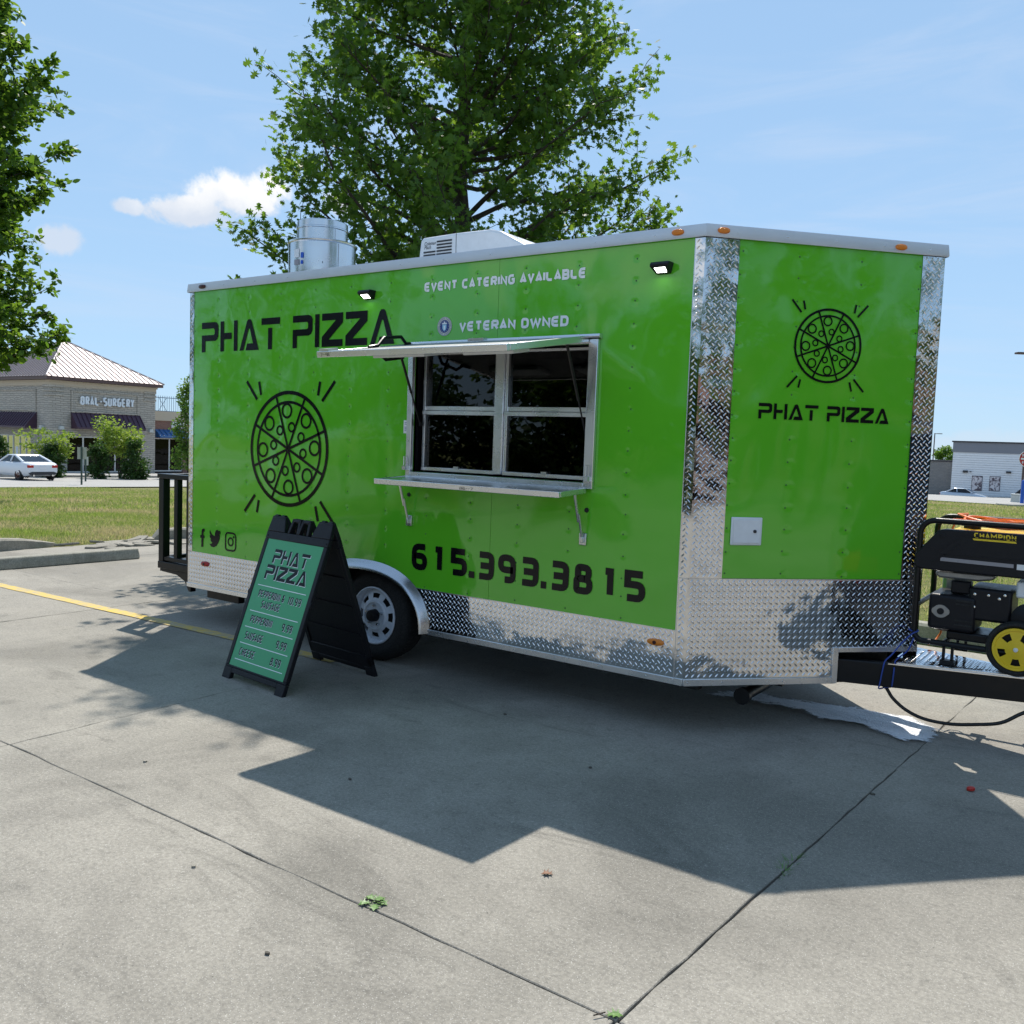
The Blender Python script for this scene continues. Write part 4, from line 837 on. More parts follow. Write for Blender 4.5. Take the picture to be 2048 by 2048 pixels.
MB().prism([(2.262, 2.46), (2.266, 2.46), (2.262, 2.75), (2.258, 2.75)], lambda u, v, d: (u, d, v), .5985, .60).build('cover_seam', 'vent_dark', ac)
for c0, c1 in ((1.958, 2.070), (2.082, 2.222)):
    for r_ in range(8):
        z = 2.545+.0225*r_
        if c0 < 2 and z > 2.645: continue
        MB().prism([(c0, z), (c1, z), (c1, z+.011), (c0, z+.011)], lambda u, v, d: (u, d, v), .596, .5995).build('vent_slot', 'vent_dark', ac, smooth=0)
cu = bpy.data.curves.new('t', 'FONT'); cu.body = 'Coleman\nMach'; cu.size = .036; cu.shear = .35; cu.space_line = .75
to = bpy.data.objects.new('t', cu); COL.objects.link(to); dg = bpy.context.evaluated_depsgraph_get(); me = bpy.data.meshes.new_from_object(to.evaluated_get(dg)); bpy.data.objects.remove(to)
for v in me.vertices: v.co = Vector((1.960+v.co.x*.85, .597, 2.690+v.co.y))
me.materials.clear(); me.materials.append(MATS['vent_dark']); link(me, 'brand_lettering', ac, smooth=0)
# ---- rear porch
rp = P('rear_porch', MB().box(-.46, -.004, .02, 1.98, .095, .155), 'black_steel', bevel=.004)
MB().prism([(-.44, .093), (-.004, .093), (-.004, -.06), (-.035, -.06), (-.09, .02), (-.20, .06), (-.44, .07)], lambda u, v, d: (u, d, v), .03, .08).build('porch_bracket', 'black_steel', rp, bevel=.003)
def bar(n_, x0, x1, y0, y1, z0, z1): return MB().box(x0, x1, y0, y1, z0, z1).build(n_, 'black_steel', rp, bevel=.004)
bar('corner_post', -.452, -.385, .022, .088, .156, .865); bar('corner_post', -.452, -.385, 1.9, 1.966, .156, .865)
for x in (-.247, -.075): bar('baluster', x, x+.05, .030, .080, .201, .865)
bar('bottom_rail', -.384, -.005, .03, .08, .165, .200); bar('top_rail', -.462, -.005, .012, .098, .866, .905)
for y in np.arange(.30, 1.85, .26): bar('baluster', -.445, -.40, y, y+.045, .201, .865)
bar('bottom_rail', -.445, -.40, .089, 1.899, .165, .200); bar('top_rail', -.455, -.385, .0985, 1.98, .866, .905)
# ---- drawbar
def beam(side):
    a_ = Vector((4.86, .615, 0)); b_ = Vector((6.32, 1.05, 0)); t = (b_-a_).normalized(); nn = Vector((t.y, -t.x, 0)); mb = MB(); ln = (b_-a_).length
    def M(x, y, z): q = a_+t*x+nn*y; return (q.x, q.y if side > 0 else TW-q.y, z)
    return mb.box(0, ln, -.06, 0, .0, .132, M)
P('drawbar_beam', beam(1), 'black_steel', bevel=.006); P('drawbar_beam', beam(-1), 'black_steel', bevel=.006)
P('notch_lining', MB().add([N3(.914, .001, .006), N3(1.40, .001, .006), N3(1.40, .171, .006), N3(.914, .171, .006), N3(.914, .001, -.25), N3(1.40, .001, -.25), N3(1.40, .171, -.25), N3(.914, .171, -.25)], [(4, 5, 6, 7), (0, 4, 7, 3), (3, 7, 6, 2)]), 'under_black')
dk = P('drawbar_deck', MB().prism([(5.32, .735), (5.93, .905), (6.25, 1.0), (6.25, 1.06), (5.93, TW-.905), (5.32, TW-.735)], lambda u, v, d: (u, v, d), .1325, .138), 'tread_plate', smooth=.3)
mb = MB(); lugs(mb, lambda u, v, d: (u, v, d), 5.36, 6.2, .78, 1.27, .138, lambda u, v: v > .77+(u-5.32)*.28 and v < TW-(.77+(u-5.32)*.28)); mb.build('deck_lugs', 'tread_lug', dk, kind='stuff', smooth=1)
P('deck_edge', MB().box(5.36, 5.98, 0, .03, .1385, .146, lambda x, y, z: (x, .742+(x-5.32)*.279+y, z)), 'anodised_edge')
P('coupler', MB().box(6.2, 6.62, .98, 1.08, .02, .12).lathe([(.07, .01), (.07, .09), (.04, .13), (0, .13)], lambda x, y, h: (6.6+x, 1.03+y, h), 18), 'black_steel', bevel=.006)
P('tongue_jack', MB().tube([(6.36, 1.03, -.285), (6.36, 1.03, .62)], .03, 14).lathe([(.10, -.29), (.10, -.28), (.03, -.275)], lambda x, y, h: (6.36+x, 1.03+y, h), 20).tube([(6.36, 1.03, .58), (6.36, .90, .58), (6.36, .88, .50)], .012, 8), 'black_steel')

# ------------------------------------------------------------------ menu board
SG = thing('menu_board', 'black folding A-frame menu board with green pizza price list', 'sign', (1.652, -.895, 0), R(-5.5))
PW, PL_, PY, PZ = .66, 1.09, .365, 1.03
tv = Vector((0, PY, PZ)).normalized(); tn = Vector((0, -tv.z, tv.y))
def B3(u, v, d): q = tv*v+tn*d; return (u, q.y, q.z)                         # front leaf
def BB3(u, v, d): q = tv*v+tn*d; return (u, 2*PY+.02-q.y, q.z)               # rear leaf, mirrored
def leaf(fn, front):
    t0, t1 = -.030, .0
    sec = [[(0, 0), (.085, 0), (.085, .075), (.0, .075)], [(PW-.085, 0), (PW, 0), (PW, .075), (PW-.085, .075)], [(0, .0755), (PW, .0755), (PW, .088), (0, .088)] if front else [(0, .0755), (PW, .0755), (PW, .16), (0, .16)],
           [(.0855, .042), (PW-.0855, .042), (PW-.0855, .075), (.0855, .075)], [(0, .0885), (.036, .0885), (.036, .934), (0, .934)], [(PW-.036, .0885), (PW, .0885), (PW, .934), (PW-.036, .934)], [(0, .9345), (PW, .9345), (PW, .985), (0, .985)]]
    mb = MB()
    for s_ in sec: mb.prism(s_, fn, t0, t1)
    mb.prism([(0, .9855), (.19, .9855), (.15, PL_), (.012, PL_)], fn, t0, t1); mb.prism([(PW-.19, .9855), (PW, .9855), (PW-.012, PL_), (PW-.15, PL_)], fn, t0, t1)
    f_ = mb.build('frame' if front else 'rear_frame', 'black_plastic', SG, bevel=.004)
    for c_ in (PW/2-.052, PW/2+.052):
        pl = [Vector(q) for q in ((c_-.048, .986), (c_-.034, 1.075), (c_+.034, 1.075), (c_+.048, .986))]
        hb = MB()
        for q in stroke(pl, .022): hb.prism([(w.x, w.y) for w in q], fn, t0, t1)
        hb.build('handle', 'black_plastic', f_, bevel=.003)
    MB().prism([(.036, .089), (PW-.036, .089), (PW-.036, .934), (.036, .934)], fn, -.022, -.008).build('backing', 'black_plastic', f_, smooth=0)
    for u in (.02, PW-.02):
        MB().lathe([(.006, 0), (.005, .003)], lambda x, y, h: fn(u+x, .955+y, t1+h), 8).build('stud', 'black_plastic', f_)
    return f_
leaf(B3, True); rf_ = leaf(BB3, False)
for v in (.3, .5, .7): MB().prism([(.037, v), (PW-.037, v), (PW-.037, v+.02), (.037, v+.02)], BB3, -.03, -.0225).build('stiffener', 'black_plastic', rf_)
for u in (.03, .10, PW-.13, PW-.06): MB().tube([B3(u, PL_-.004, -.016), B3(u+.035, PL_-.004, -.016)], .017, 10).build('hinge', 'black_plastic', SG)
for v in (.57, ):
    for u in (-.004, PW+.004): MB().lathe([(.02, -.006), (.02, .006)], lambda x, y, h: B3(u+h*.5, v+x, -.012+y*.6), 12).build('side_clip', 'black_plastic', SG)
fc = MB().prism([(.0365, .0885), (PW-.0365, .0885), (PW-.0365, .9335), (.0365, .9335)], B3, -.0075, -.004).build('menu_sheet', 'sign_green', SG, smooth=0)
def mtext(txt, u, v, w, h, t, **k):
    decal('menu_shadow', 'sign_white', fc, txt, B3, u+(.005 if h > .06 else .0032), v-(.004 if h > .06 else .003), w, h, t, d=-.0034, **k); decal('menu_lettering', 'black_vinyl', fc, txt, B3, u, v, w, h, t, d=-.0020, **k)
mtext('PHAT', .150, .780, .375, .092, 0, logo=True, gap=.14); mtext('PIZZA', .118, .672, .44, .094, 0, logo=True, gap=.14)
for txt, u, v, w in (('PEPPERONI &', .115, .548, .280), ('SAUSAGE', .178, .484, .200), ('10.99', .432, .545, .136), ('PEPPERONI', .115, .378, .234), ('9.99', .458, .376, .102), ('SAUSAGE', .110, .271, .192), ('9.99', .452, .268, .102), ('CHEESE', .104, .163, .166), ('8.99', .446, .160, .102)):
    mtext(txt, u, v, w, .048, .0066, gap=.30)
for v in (.622, .451, .345, .239, .132): MB().flat([(.077, v), (.592, v), (.592, v+.005), (.077, v+.005)], B3, -.003).build('rule_line', 'sign_white', fc, smooth=0)

def smooth_path(pts, k=6):
    P_ = [Vector(q) for q in pts]; o = []
    for i in range(len(P_)-1):
        a_, b_, c_, d_ = P_[max(i-1, 0)], P_[i], P_[i+1], P_[min(i+2, len(P_)-1)]
        for j in range(k):
            t = j/k; o.append(.5*((2*b_)+(c_-a_)*t+(2*a_-5*b_+4*c_-d_)*t*t+(3*b_-a_-3*c_+d_)*t**3))
    return o+[P_[-1]]
# ------------------------------------------------------------------ generator on the drawbar
GB = Vector((5.75, 1.18, GZ+.138))
GN = thing('portable_generator', 'black and yellow portable generator on the trailer drawbar deck', 'generator', GB)
def GP(name, mb, mat, parent=None, **k): return mb.build(name, mat, parent or GN, loc=(0, 0, 0) if parent else (-GB.x, -GB.y, GZ-GB.z), **k)
def bend(cx, cz, r_, a0, a1, y, n=6): return [(cx+r_*math.cos(R(a0+(a1-a0)*i/n)), y, cz+r_*math.sin(R(a0+(a1-a0)*i/n))) for i in range(n+1)]
for y in (.935, 1.43):
    pth = bend(5.455, .31, .055, 270, 180, y)+bend(5.475, .858, .075, 180, 90, y)+bend(6.045, .858, .075, 90, 0, y)+bend(6.065, .31, .055, 0, -90, y)
    GP('frame_loop', MB().tube(pth, .0165, 10, closed=True), 'black_steel', smooth=1)
for x, z in ((5.40, .45), (6.12, .45), (5.56, .258), (5.95, .258)): GP('cross_bar', MB().tube([(x, .935, z), (x, 1.43, z)], .0145, 10), 'black_steel')
pn = GP('control_panel', MB().prism([(5.383, .672), (5.383, .742), (5.497, .884), (5.53, .890), (6.02, .893), (6.13, .742), (6.13, .672), (6.10, .660), (5.42, .660)], lambda u, v, d: (u, d, v), .912, .985), 'black_plastic', bevel=.008)
for q in ([(5.47, .698), (5.60, .815), (5.606, .811), (5.478, .696)], [(5.50, .770), (5.61, .862), (6.0, .868), (6.0, .864), (5.612, .858), (5.506, .768)], [(5.49, .752), (6.0, .760), (6.0, .756), (5.49, .748)]):
    MB().prism(q, lambda u, v, d: (u, d, v), .9085, .9118).build('panel_rib', 'black_plastic', pn)
MB().lathe([(.016, 0), (.016, .004), (.009, .005), (.009, .001)], lambda x, y, h: (5.515+x, .9118-h, .855+y), 16).build('panel_knob', 'black_plastic', pn)
MB().prism([(5.515, .715), (5.87, .713), (5.87, .733), (5.515, .735)], lambda u, v, d: (u, d, v), .9095, .9115).build('warning_strip', 'decal_label', pn, smooth=0)
MB().prism([(5.885, .706), (6.02, .706), (6.02, .735), (5.885, .735)], lambda u, v, d: (u, d, v), .9095, .9115).build('warning_strip', 'paper', pn, smooth=0)
MB().flat([(5.672, .843), (5.876, .843), (5.870, .853), (5.666, .853)], lambda u, v, d: (u, .9112-d, v)).build('brand_bar', 'yellow_plastic', pn, smooth=0)
decal('brand_lettering', 'yellow_plastic', pn, 'CHAMPION', lambda u, v, d: (u, .9112-d, v), 5.674, .856, .200, .029, .0068, d=.0006, shear=-.1, gap=.2)
tk = GP('fuel_tank', MB().box(5.52, 6.04, 1.0, 1.37, .70, .885), 'yellow_plastic', bevel=.035, seg=3)
MB().lathe([(.045, .885), (.045, .915), (.03, .92)], lambda x, y, h: (5.62+x, 1.2+y, h), 20).build('fuel_cap', 'black_plastic', tk)
GP('tank_rim', MB().box(5.485, 6.075, .99, 1.39, .690, .698), 'black_steel', bevel=.003)
GP('heat_shield', MB().prism([(5.475, .628), (5.49, .655), (5.78, .655), (5.77, .625), (5.70, .610), (5.50, .610)], lambda u, v, d: (u, d, v), 1.0, 1.22), 'engine_grey', bevel=.012)
eg = GP('alternator_housing', MB().box(5.462, 5.70, .96, 1.26, .325, .525), 'black_plastic', bevel=.02, seg=3)
fl = MB().prism([(5.528+.040*math.cos(t)*(1.15 if abs(math.cos(t)) > .9 else 1), .430+.036*math.sin(t)) for t in np.linspace(0, 6.2832, 20, endpoint=False)], lambda u, v, d: (u, d, v), .952, .9598).build('outlet_flange', 'engine_grey', eg)
MB().lathe([(.018, 0), (.018, .006), (.009, .007)], lambda x, y, h: (5.528+x, .952-h, .430+y), 16).build('outlet_hole', 'black_plastic', fl)
for z in (.36, .385, .475, .495): MB().box(5.60, 5.69, .957, .961, z, z+.008).build('cooling_slot', 'under_black', eg)
en = GP('engine_block', MB().box(5.66, 5.87, .97, 1.28, .40, .58), 'black_plastic', bevel=.015, seg=2)
for x, z in ((5.69, .545), (5.757, .546), (5.835, .555), (5.69, .475), (5.81, .533)): MB().lathe([(.0075, 0), (.0075, .005), (.003, .006)], lambda u, v, h: (x+u, .9695-h, z+v), 8).build('bolt', 'chrome', en)
GP('recoil_cover', MB().lathe([(.085, 0), (.085, .04), (.06, .055), (.02, .06)], lambda x, y, h: (5.955+x, 1.0-h, .44+y), 28), 'black_plastic')
GP('air_filter', MB().box(5.885, 6.06, .96, 1.18, .55, .64), 'white_plastic', bevel=.012)
GP('sump', MB().box(5.56, 5.80, .98, 1.25, .275, .324), 'black_steel', bevel=.01)
GP('muffler', MB().box(5.47, 5.60, 1.27, 1.40, .35, .60), 'engine_grey', bevel=.03)
GP('battery_box', MB().box(5.56, 5.66, 1.02, 1.10, .53, .60), 'black_plastic', bevel=.008)
GP('rubber_foot', MB().box(5.552, 5.567, .94, .96, .145, .26).box(5.595, 5.61, .94, .96, .145, .26).box(5.545, 5.617, .925, .975, .139, .165), 'black_steel', bevel=.003)
GP('rubber_foot', MB().box(5.552, 5.567, 1.40, 1.42, .145, .26).box(5.595, 5.61, 1.40, 1.42, .145, .26).box(5.545, 5.617, 1.385, 1.435, .139, .165), 'black_steel', bevel=.003)
for y, sg in ((.905, -1), (1.465, 1)):
    WFg = lambda a_, b_, h, y=y, sg=sg: (5.912+a_, y+sg*h, .284+b_)
    w = GP('wheel', MB().lathe([(.112, -.03), (.118, .004), (.128, .012), (.140, .008), (.146, -.006), (.146, -.04), (.138, -.056), (.112, -.056)], WFg, 40, cap=False), 'rubber', smooth=.8)
    mb = MB(); mb.lathe([(.113, -.03), (.113, .006), (.100, .006), (.096, -.002), (.096, -.03)], WFg, 40, cap=False)
    for i in range(5):
        a0 = 2*math.pi*i/5+.35; hw = .36
        q = [(r_*math.cos(t), r_*math.sin(t), h) for t in (a0-hw, a0-hw*.33, a0+hw*.33, a0+hw) for r_, h in ((.034, .008), (.060, .005), (.098, .001))]
        mb.add([WFg(*v) for v in q], [(k_*3+j, k_*3+j+1, k_*3+j+4, k_*3+j+3) for k_ in range(3) for j in range(2)])
        a1 = a0+math.pi/5; hw2 = math.pi/5-hw
        q = [(r_*math.cos(t), r_*math.sin(t), h) for t in (a1-hw2, a1, a1+hw2) for r_, h in ((.034, .008), (.052, .006))]+[(r_*math.cos(t), r_*math.sin(t), .001) for t in (a1-hw2, a1, a1+hw2) for r_ in (.088, .098)]
        mb.add([WFg(*v) for v in q], [(0, 1, 3, 2), (2, 3, 5, 4), (6, 7, 9, 8), (8, 9, 11, 10)])
    mb.lathe([(.036, .0), (.036, .010), (.018, .012), (.0, .012)], WFg, 24)
    rm = mb.build('wheel_rim', 'yellow_plastic', w, smooth=.5)
    MB().lathe([(.095, -.032), (.095, -.028), (0, -.028)], WFg, 24).build('wheel_back', 'black_plastic', w)
    MB().lathe([(.012, .012), (.011, .020), (.004, .023)], WFg, 14).build('axle_cap', 'white_plastic', rm)
GP('axle', MB().tube([(5.912, .93, .284), (5.912, 1.44, .284)], .011, 8), 'black_steel')
GP('axle_bracket', MB().box(5.88, 5.94, .95, 1.42, .25, .31), 'black_steel')
# orange extension cord heaped on the tank
pts = []
for i in range(150):
    a_ = i*.19; pts.append((5.80+.22*math.cos(a_*1.0)+.05*math.sin(a_*.37+1), 1.16+.16*math.sin(a_*1.13)+.03*math.cos(a_*.7), GZ+.905+.012*math.sin(a_*2.3)+.00022*i+.012))
pts += [(5.56, 1.42, GZ+.955), (5.50, 1.47, GZ+.93), (5.475, 1.475, GZ+.86), (5.47, 1.475, GZ+.60), (5.462, 1.47, GZ+.36), (5.455, 1.46, GZ+.22), (5.43, 1.42, GZ+.165), (5.41, 1.35, GZ+.16)]
MB().tube(pts, .0062, 6).build('extension_cord', 'orange_cord', label='orange extension cord heaped on top of the generator', cat='cord', smooth=1)
rp_ = [(5.397, .912, GZ+.305), (5.375, .93, GZ+.31), (5.40, .957, GZ+.31), (5.425, .935, GZ+.305), (5.40, .905, GZ+.29), (5.36, .86, GZ+.24), (5.325, .80, GZ+.18), (5.30, .765, GZ+.145), (5.297, .738, GZ+.12), (5.285, .733, GZ+.02), (5.28, .742, GZ-.012), (5.30, .80, GZ-.014), (5.33, .79, GZ-.004), (5.345, .752, GZ+.02), (5.35, .752, GZ+.10), (5.345, .80, GZ+.146), (5.39, .87, GZ+.20), (5.41, .90, GZ+.27)]
MB().tube(smooth_path(rp_), .0042, 6).build('tie_rope', 'blue_rope', label='thin blue rope tying the generator frame to the drawbar', cat='rope', smooth=1)
cb_ = [(5.10, .96, GZ-.02), (5.20, .93, GZ-.025), (5.276, .9, .257), (5.322, .9, .199), (5.394, .9, .146), (5.491, .9, .114), (5.62, .9, .112), (5.749, .9, .136), (5.871, .9, .172), (5.973, .92, .244), (6.10, .96, .30), (6.2, .985, GZ+.03)]
MB().tube(smooth_path(cb_), .010, 8).build('wiring_cable', 'black_cable', label='thick black cable looping below the drawbar beam', cat='cable', smooth=1)

# ------------------------------------------------------------------ on the ground
fp = [(4.11, .85), (4.17, 1.04), (4.29, 1.15), (4.47, 1.21), (4.68, 1.21), (4.86, 1.27), (4.98, 1.3), (5.17, 1.3), (5.35, 1.32), (5.49, 1.22), (5.59, 1.13), (5.60, .98), (5.58, .84), (5.5, .8), (5.42, .73), (5.29, .79), (5.16, .87), (5.04, .85), (4.92, .84), (4.78, .9), (4.64, .92), (4.46, .86), (4.29, .85)]
fp = [(x, (y-1.05)*(1.18 if y < 1.05 else 1.05)+1.05) for x, y in fp]
def wobbly(poly, amp, sub=6):
    o = []
    for i in range(len(poly)):
        a_, b_ = Vector(poly[i]), Vector(poly[(i+1) % len(poly)])
        for s_ in range(sub): q = a_.lerp(b_, s_/sub); o.append((q.x+float(rng.normal(0, amp)), q.y+float(rng.normal(0, amp))))
    return o
def inpoly(x, y, pg):
    c_ = False; n = len(pg)
    for i in range(n):
        (x0, y0), (x1, y1) = pg[i], pg[i-1]
        if (y0 > y) != (y1 > y) and x < (x1-x0)*(y-y0)/(y1-y0)+x0: c_ = not c_
    return c_
# foam: low lumpy film on a grid with torn holes
from mathutils import noise as mnoise
mb = MB(); st = .014; nx = int(1.75/st); ny = int(.95/st); idx = {}; EA = []
def edist(x, y):
    d = 9.
    for i_ in range(len(fp)):
        ax_, ay_ = fp[i_-1]; bx_, by_ = fp[i_]; vx, vy = bx_-ax_, by_-ay_; t = max(0, min(1, ((x-ax_)*vx+(y-ay_)*vy)/(vx*vx+vy*vy))); d = min(d, math.hypot(x-ax_-t*vx, y-ay_-t*vy))
    return d if inpoly(x, y, fp) else -d
for i in range(nx):
    for j in range(ny):
        f_ = []
        for dx, dy in ((0, 0), (1, 0), (1, 1), (0, 1)):
            k_ = (i+dx, j+dy)
            if k_ not in idx:
                xx, yy = 4.02+k_[0]*st, .52+k_[1]*st; v = mnoise.fractal(Vector((xx*4, yy*9, 1.7)), .8, 2, 4); e_ = edist(xx, yy)
                idx[k_] = len(mb.v); EA.append(max(0, min(1, (e_+.05)/.17))*(.72+.28*min(1, max(0, (xx-4.1)/1.0)))); mb.v.append((xx, yy, .0055+.012*max(0, .4+v*.7)*max(0, min(1, (e_+.02)/.08))))
            f_.append(idx[k_])
        if max(EA[q] for q in f_) > .01: mb.f.append(tuple(f_))
fo = mb.build('foam_spill', 'foam', label='white soapy foam trail on the paving under the trailer nose', cat='foam', kind='stuff', smooth=1.2)
at_ = fo.data.attributes.new('edge', 'FLOAT', 'POINT'); at_.data.foreach_set('value', np.array(EA[:len(fo.data.vertices)], dtype=np.float32))
# fallen twig with green leaves, brown leaf, red cap, weeds in the joint
OAK = [(0, 0), (.05, .18), (.30, .10), (.12, .30), (.16, .40), (.46, .38), (.22, .55), (.20, .62), (.40, .74), (.14, .78), (0, 1.0)]
OAKP = OAK+[(-x, y) for x, y in OAK[-2:0:-1]]
def flat_leaf(size, rz, tx, ty, fold=.25): return lambda u, v, d: (tx+size*(u*math.cos(rz)-v*math.sin(rz)), ty+size*(u*math.sin(rz)+v*math.cos(rz)), .003+size*(abs(u)*fold+.06*math.sin(v*3))+d)
tw = thing('fallen_twig', 'fallen green oak twig lying across the paving joint', 'twig', (4.40, -2.325, 0))
for i in range(6): MB().prism(OAKP, flat_leaf(.048, i*1.1+.4, .010*math.cos(i*2.), .010*math.sin(i*2.), .2+.1*(i % 3)), 0, .001).build('leaf', 'twig_leaf', tw, smooth=0)
MB().tube([(-.04, -.014, .008), (0, 0, .012), (.036, .012, .008)], .002, 5).build('stem', 'bark', tw)
MB().prism(OAKP, flat_leaf(.046, 2.2, 0, 0, .45), 0, .001).build('fallen_leaf', 'dry_leaf', loc=(4.76, -1.77, 0), label='curled brown leaf lying on the sunlit paving below the trailer shadow', cat='leaf', smooth=0)
tl_ = thing('fallen_leaf', 'green oak leaf on the paving joint at the bottom edge of the picture', 'leaf', (5.31, -2.36, 0))
MB().prism(OAKP, flat_leaf(.05, -1.0, 0, 0, .3), 0, .001).build('blade', 'twig_leaf', tl_, smooth=0); MB().tube([(0, 0, .012), (-.02, -.03, .01)], .002, 5).build('stem', 'bark', tl_)
MB().lathe([(.018, .004), (.019, .014), (.014, .020), (.0, .021)], lambda x, y, h: (x, y*.9, h+x*.15), 14).build('bottle_cap', 'red_plastic', loc=(5.84, .2, .002), label='small red bottle cap on the shaded paving right of the joint', cat='cap')
wd = thing('weed_tuft', 'small green weeds growing in the paving joint', 'weed', (5.41, -1.14, -.01))
for i in range(46):
    a_ = rng.uniform(0, 6.28); l_ = rng.uniform(.02, .05); ox, oy = rng.normal(0, .010), rng.normal(0, .07); w_ = .004
    MB().add([(ox-w_*math.sin(a_), oy+w_*math.cos(a_), 0), (ox+w_*math.sin(a_), oy-w_*math.cos(a_), 0), (ox+math.cos(a_)*l_, oy+math.sin(a_)*l_, l_*.7)], [(0, 1, 2)]).build('blade', 'twig_leaf', wd, smooth=0)
for i, (px, py, lab) in enumerate(((905, 1402, 'tiny dark pebble in the trailer shade nearest the menu board feet'), (1180, 1537, 'tiny dark pebble in the middle of the trailer shade'), (700, 1560, 'tiny dark pebble in the awning part of the trailer shade'),
                                (388, 1735, 'small dark pebble on the sunlit slab left of the long joint twig'), (535, 1910, 'larger dark pebble on the sunlit slab at lower left'), (1745, 1590, 'tiny dark pebble beside the diagonal joint in the shade'), (290, 1525, 'tiny dark pebble on the sunlit slab at the left'), (1010, 1430, 'tiny dark pebble in the shade below the trailer fender'))):
    g_ = gnd(px, py); n = 6
    MB().prism([(.010*rng.uniform(.6, 1.3)*math.cos(6.283*q/n), .008*rng.uniform(.6, 1.3)*math.sin(6.283*q/n)) for q in range(n)], lambda u, v, d: (u, v, d), .001, .008).build('pebble', 'kerb_concrete' if i % 3 == 0 else 'joint_dirt', loc=(g_.x, g_.y, .001), label=lab, cat='pebble', group='pebbles on the paving', smooth=.8)

# ------------------------------------------------------------------ trees and shrubs
LEAF13 = np.array([(0, 0), (.10, .26), (.40, .16), (.17, .42), (.52, .52), (.16, .66), (.30, .86), (0, 1.05), (-.30, .86), (-.16, .66), (-.52, .52), (-.17, .42), (-.40, .16), (-.10, .26)])
LEAF4 = np.array([(0, 0), (.34, .5), (0, 1.0), (-.34, .5)])
LEAF6 = np.array([(0, 0), (.30, .30), (.26, .70), (0, 1.05), (-.26, .70), (-.30, .30)])
def leaves(C_, size, tmpl, up=.25, droop=.0, out=None):
    n = len(C_); A = rng.normal(0, 1, (n, 3)); A[:, 2] = A[:, 2]*.7-droop
    if out is not None: A += out*1.1
    A /= np.linalg.norm(A, axis=1)[:, None]
    Nn = rng.normal(0, 1, (n, 3)); Nn[:, 2] += up*3; B = np.cross(A, Nn); B /= np.linalg.norm(B, axis=1)[:, None]+1e-9
    S_ = (size*rng.uniform(.6, 1.2, n))[:, None, None]
    return C_[:, None, :]+S_*(A[:, None, :]*tmpl[None, :, 1, None]+B[:, None, :]*tmpl[None, :, 0, None])
def tree(name, label, base, H, z0, prof, nlimb, ntwig, nleaf, lsize, tmpl, mat, r0=.14, group=None, seed=1, trunkH=None):
    global rng
    keep = rng; rng = np.random.default_rng(seed); base = Vector(base)
    t = thing(name, label, 'tree', base, 0, group)
    wood = MB(); LC = []; LO = []
    npt = 14; wx, wy = rng.normal(0, .05*H/10, (2, npt)).cumsum(axis=1); wx[:3] *= .3; wy[:3] *= .3
    tp = [(float(wx[i]), float(wy[i]), H*.97*i/(npt-1)-(.15 if i == 0 else 0)) for i in range(npt)]
    trunk = MB().tube(tp, [r0*1.5 if i == 0 else r0*(1-.93*i/(npt-1)) for i in range(npt)], 10)
    trunk.build('trunk', 'bark', t, smooth=1)
    for i in range(nlimb):
        f = ((i+rng.uniform(0, 1))/nlimb)**1.1; z = z0+(H*.95-z0)*f; az = i*2.39996+rng.normal(0, .3)
        Rm = prof(z)*rng.uniform(.70, 1.06); k_ = min(npt-2, int(z/(H*.97)*(npt-1))); fr_ = z/(H*.97)*(npt-1)-k_
        zs = max(z-Rm*rng.uniform(.35, .75), H*.16); k2 = min(npt-2, int(zs/(H*.97)*(npt-1)))
        p = Vector(tp[k2]).lerp(Vector(tp[k2+1]), min(1, max(0, zs/(H*.97)*(npt-1)-k2)))
        end = Vector((tp[k_][0]+math.cos(az)*Rm, tp[k_][1]+math.sin(az)*Rm, z+rng.normal(0, .15)))
        mid = p.lerp(end, .5)+Vector((rng.normal(0, .10)*Rm, rng.normal(0, .10)*Rm, -.10*Rm+rng.normal(0, .05)*Rm)); path = []
        for s_ in range(7): q = s_/6; path.append((p*(1-q)**2+mid*2*q*(1-q)+end*q*q)+Vector(rng.normal(0, .02, 3))*Rm*.5)
        rl = r0*.30*(1-f*.6)*min(1, Rm/2); wood.tube(path, [max(.005, rl*(1-.85*s_/6)) for s_ in range(7)], 6)
        for j in range(ntwig):
            q = .22+.80*((j+rng.uniform(0, 1))/ntwig)**.8; kk = min(5, int(min(q, .999)*6)); b = path[kk].lerp(path[kk+1], min(1, q*6-kk))
            d = Vector(rng.normal(0, 1, 3)); d.z = d.z*.55+.28; o_ = (path[kk+1]-path[kk]).normalized(); d = (d.normalized()+o_*.7).normalized()
            ln = rng.uniform(.25, .62)*(.5+.5*min(1, Rm/1.6)); e = b+d*ln
            wood.tube([b, b.lerp(e, .5)+Vector(rng.normal(0, .03, 3)), e], [.007, .005, .003], 3, cap=False)
            n = max(3, int(nleaf*rng.uniform(.6, 1.3))); s_ = rng.uniform(.15, 1.08, n)
            c_ = np.array(b)[None]+(np.array(e)-np.array(b))[None]*s_[:, None]+rng.normal(0, .075, (n, 3))*(.6+s_[:, None]*.5)
            LC.append(c_); LO.append(np.repeat(np.array(d)[None]*.5, n, 0))
    wood.build('limbs', 'bark', t, smooth=1)
    V = leaves(np.concatenate(LC), lsize, tmpl, .3, .25, np.concatenate(LO))
    link(tri_mesh('crown', V, mat, len(tmpl)), 'crown', t, smooth=0)
    rng = keep; return t
oak = lambda z: float(np.interp(z, [1.8, 3, 4.6, 5.5, 6.5, 7.5, 9, 10.5, 11.3], [1.9, 2.45, 2.7, 2.5, 2.3, 2.1, 1.7, .95, .3]))
tb = hd(925, 900, 12.2)
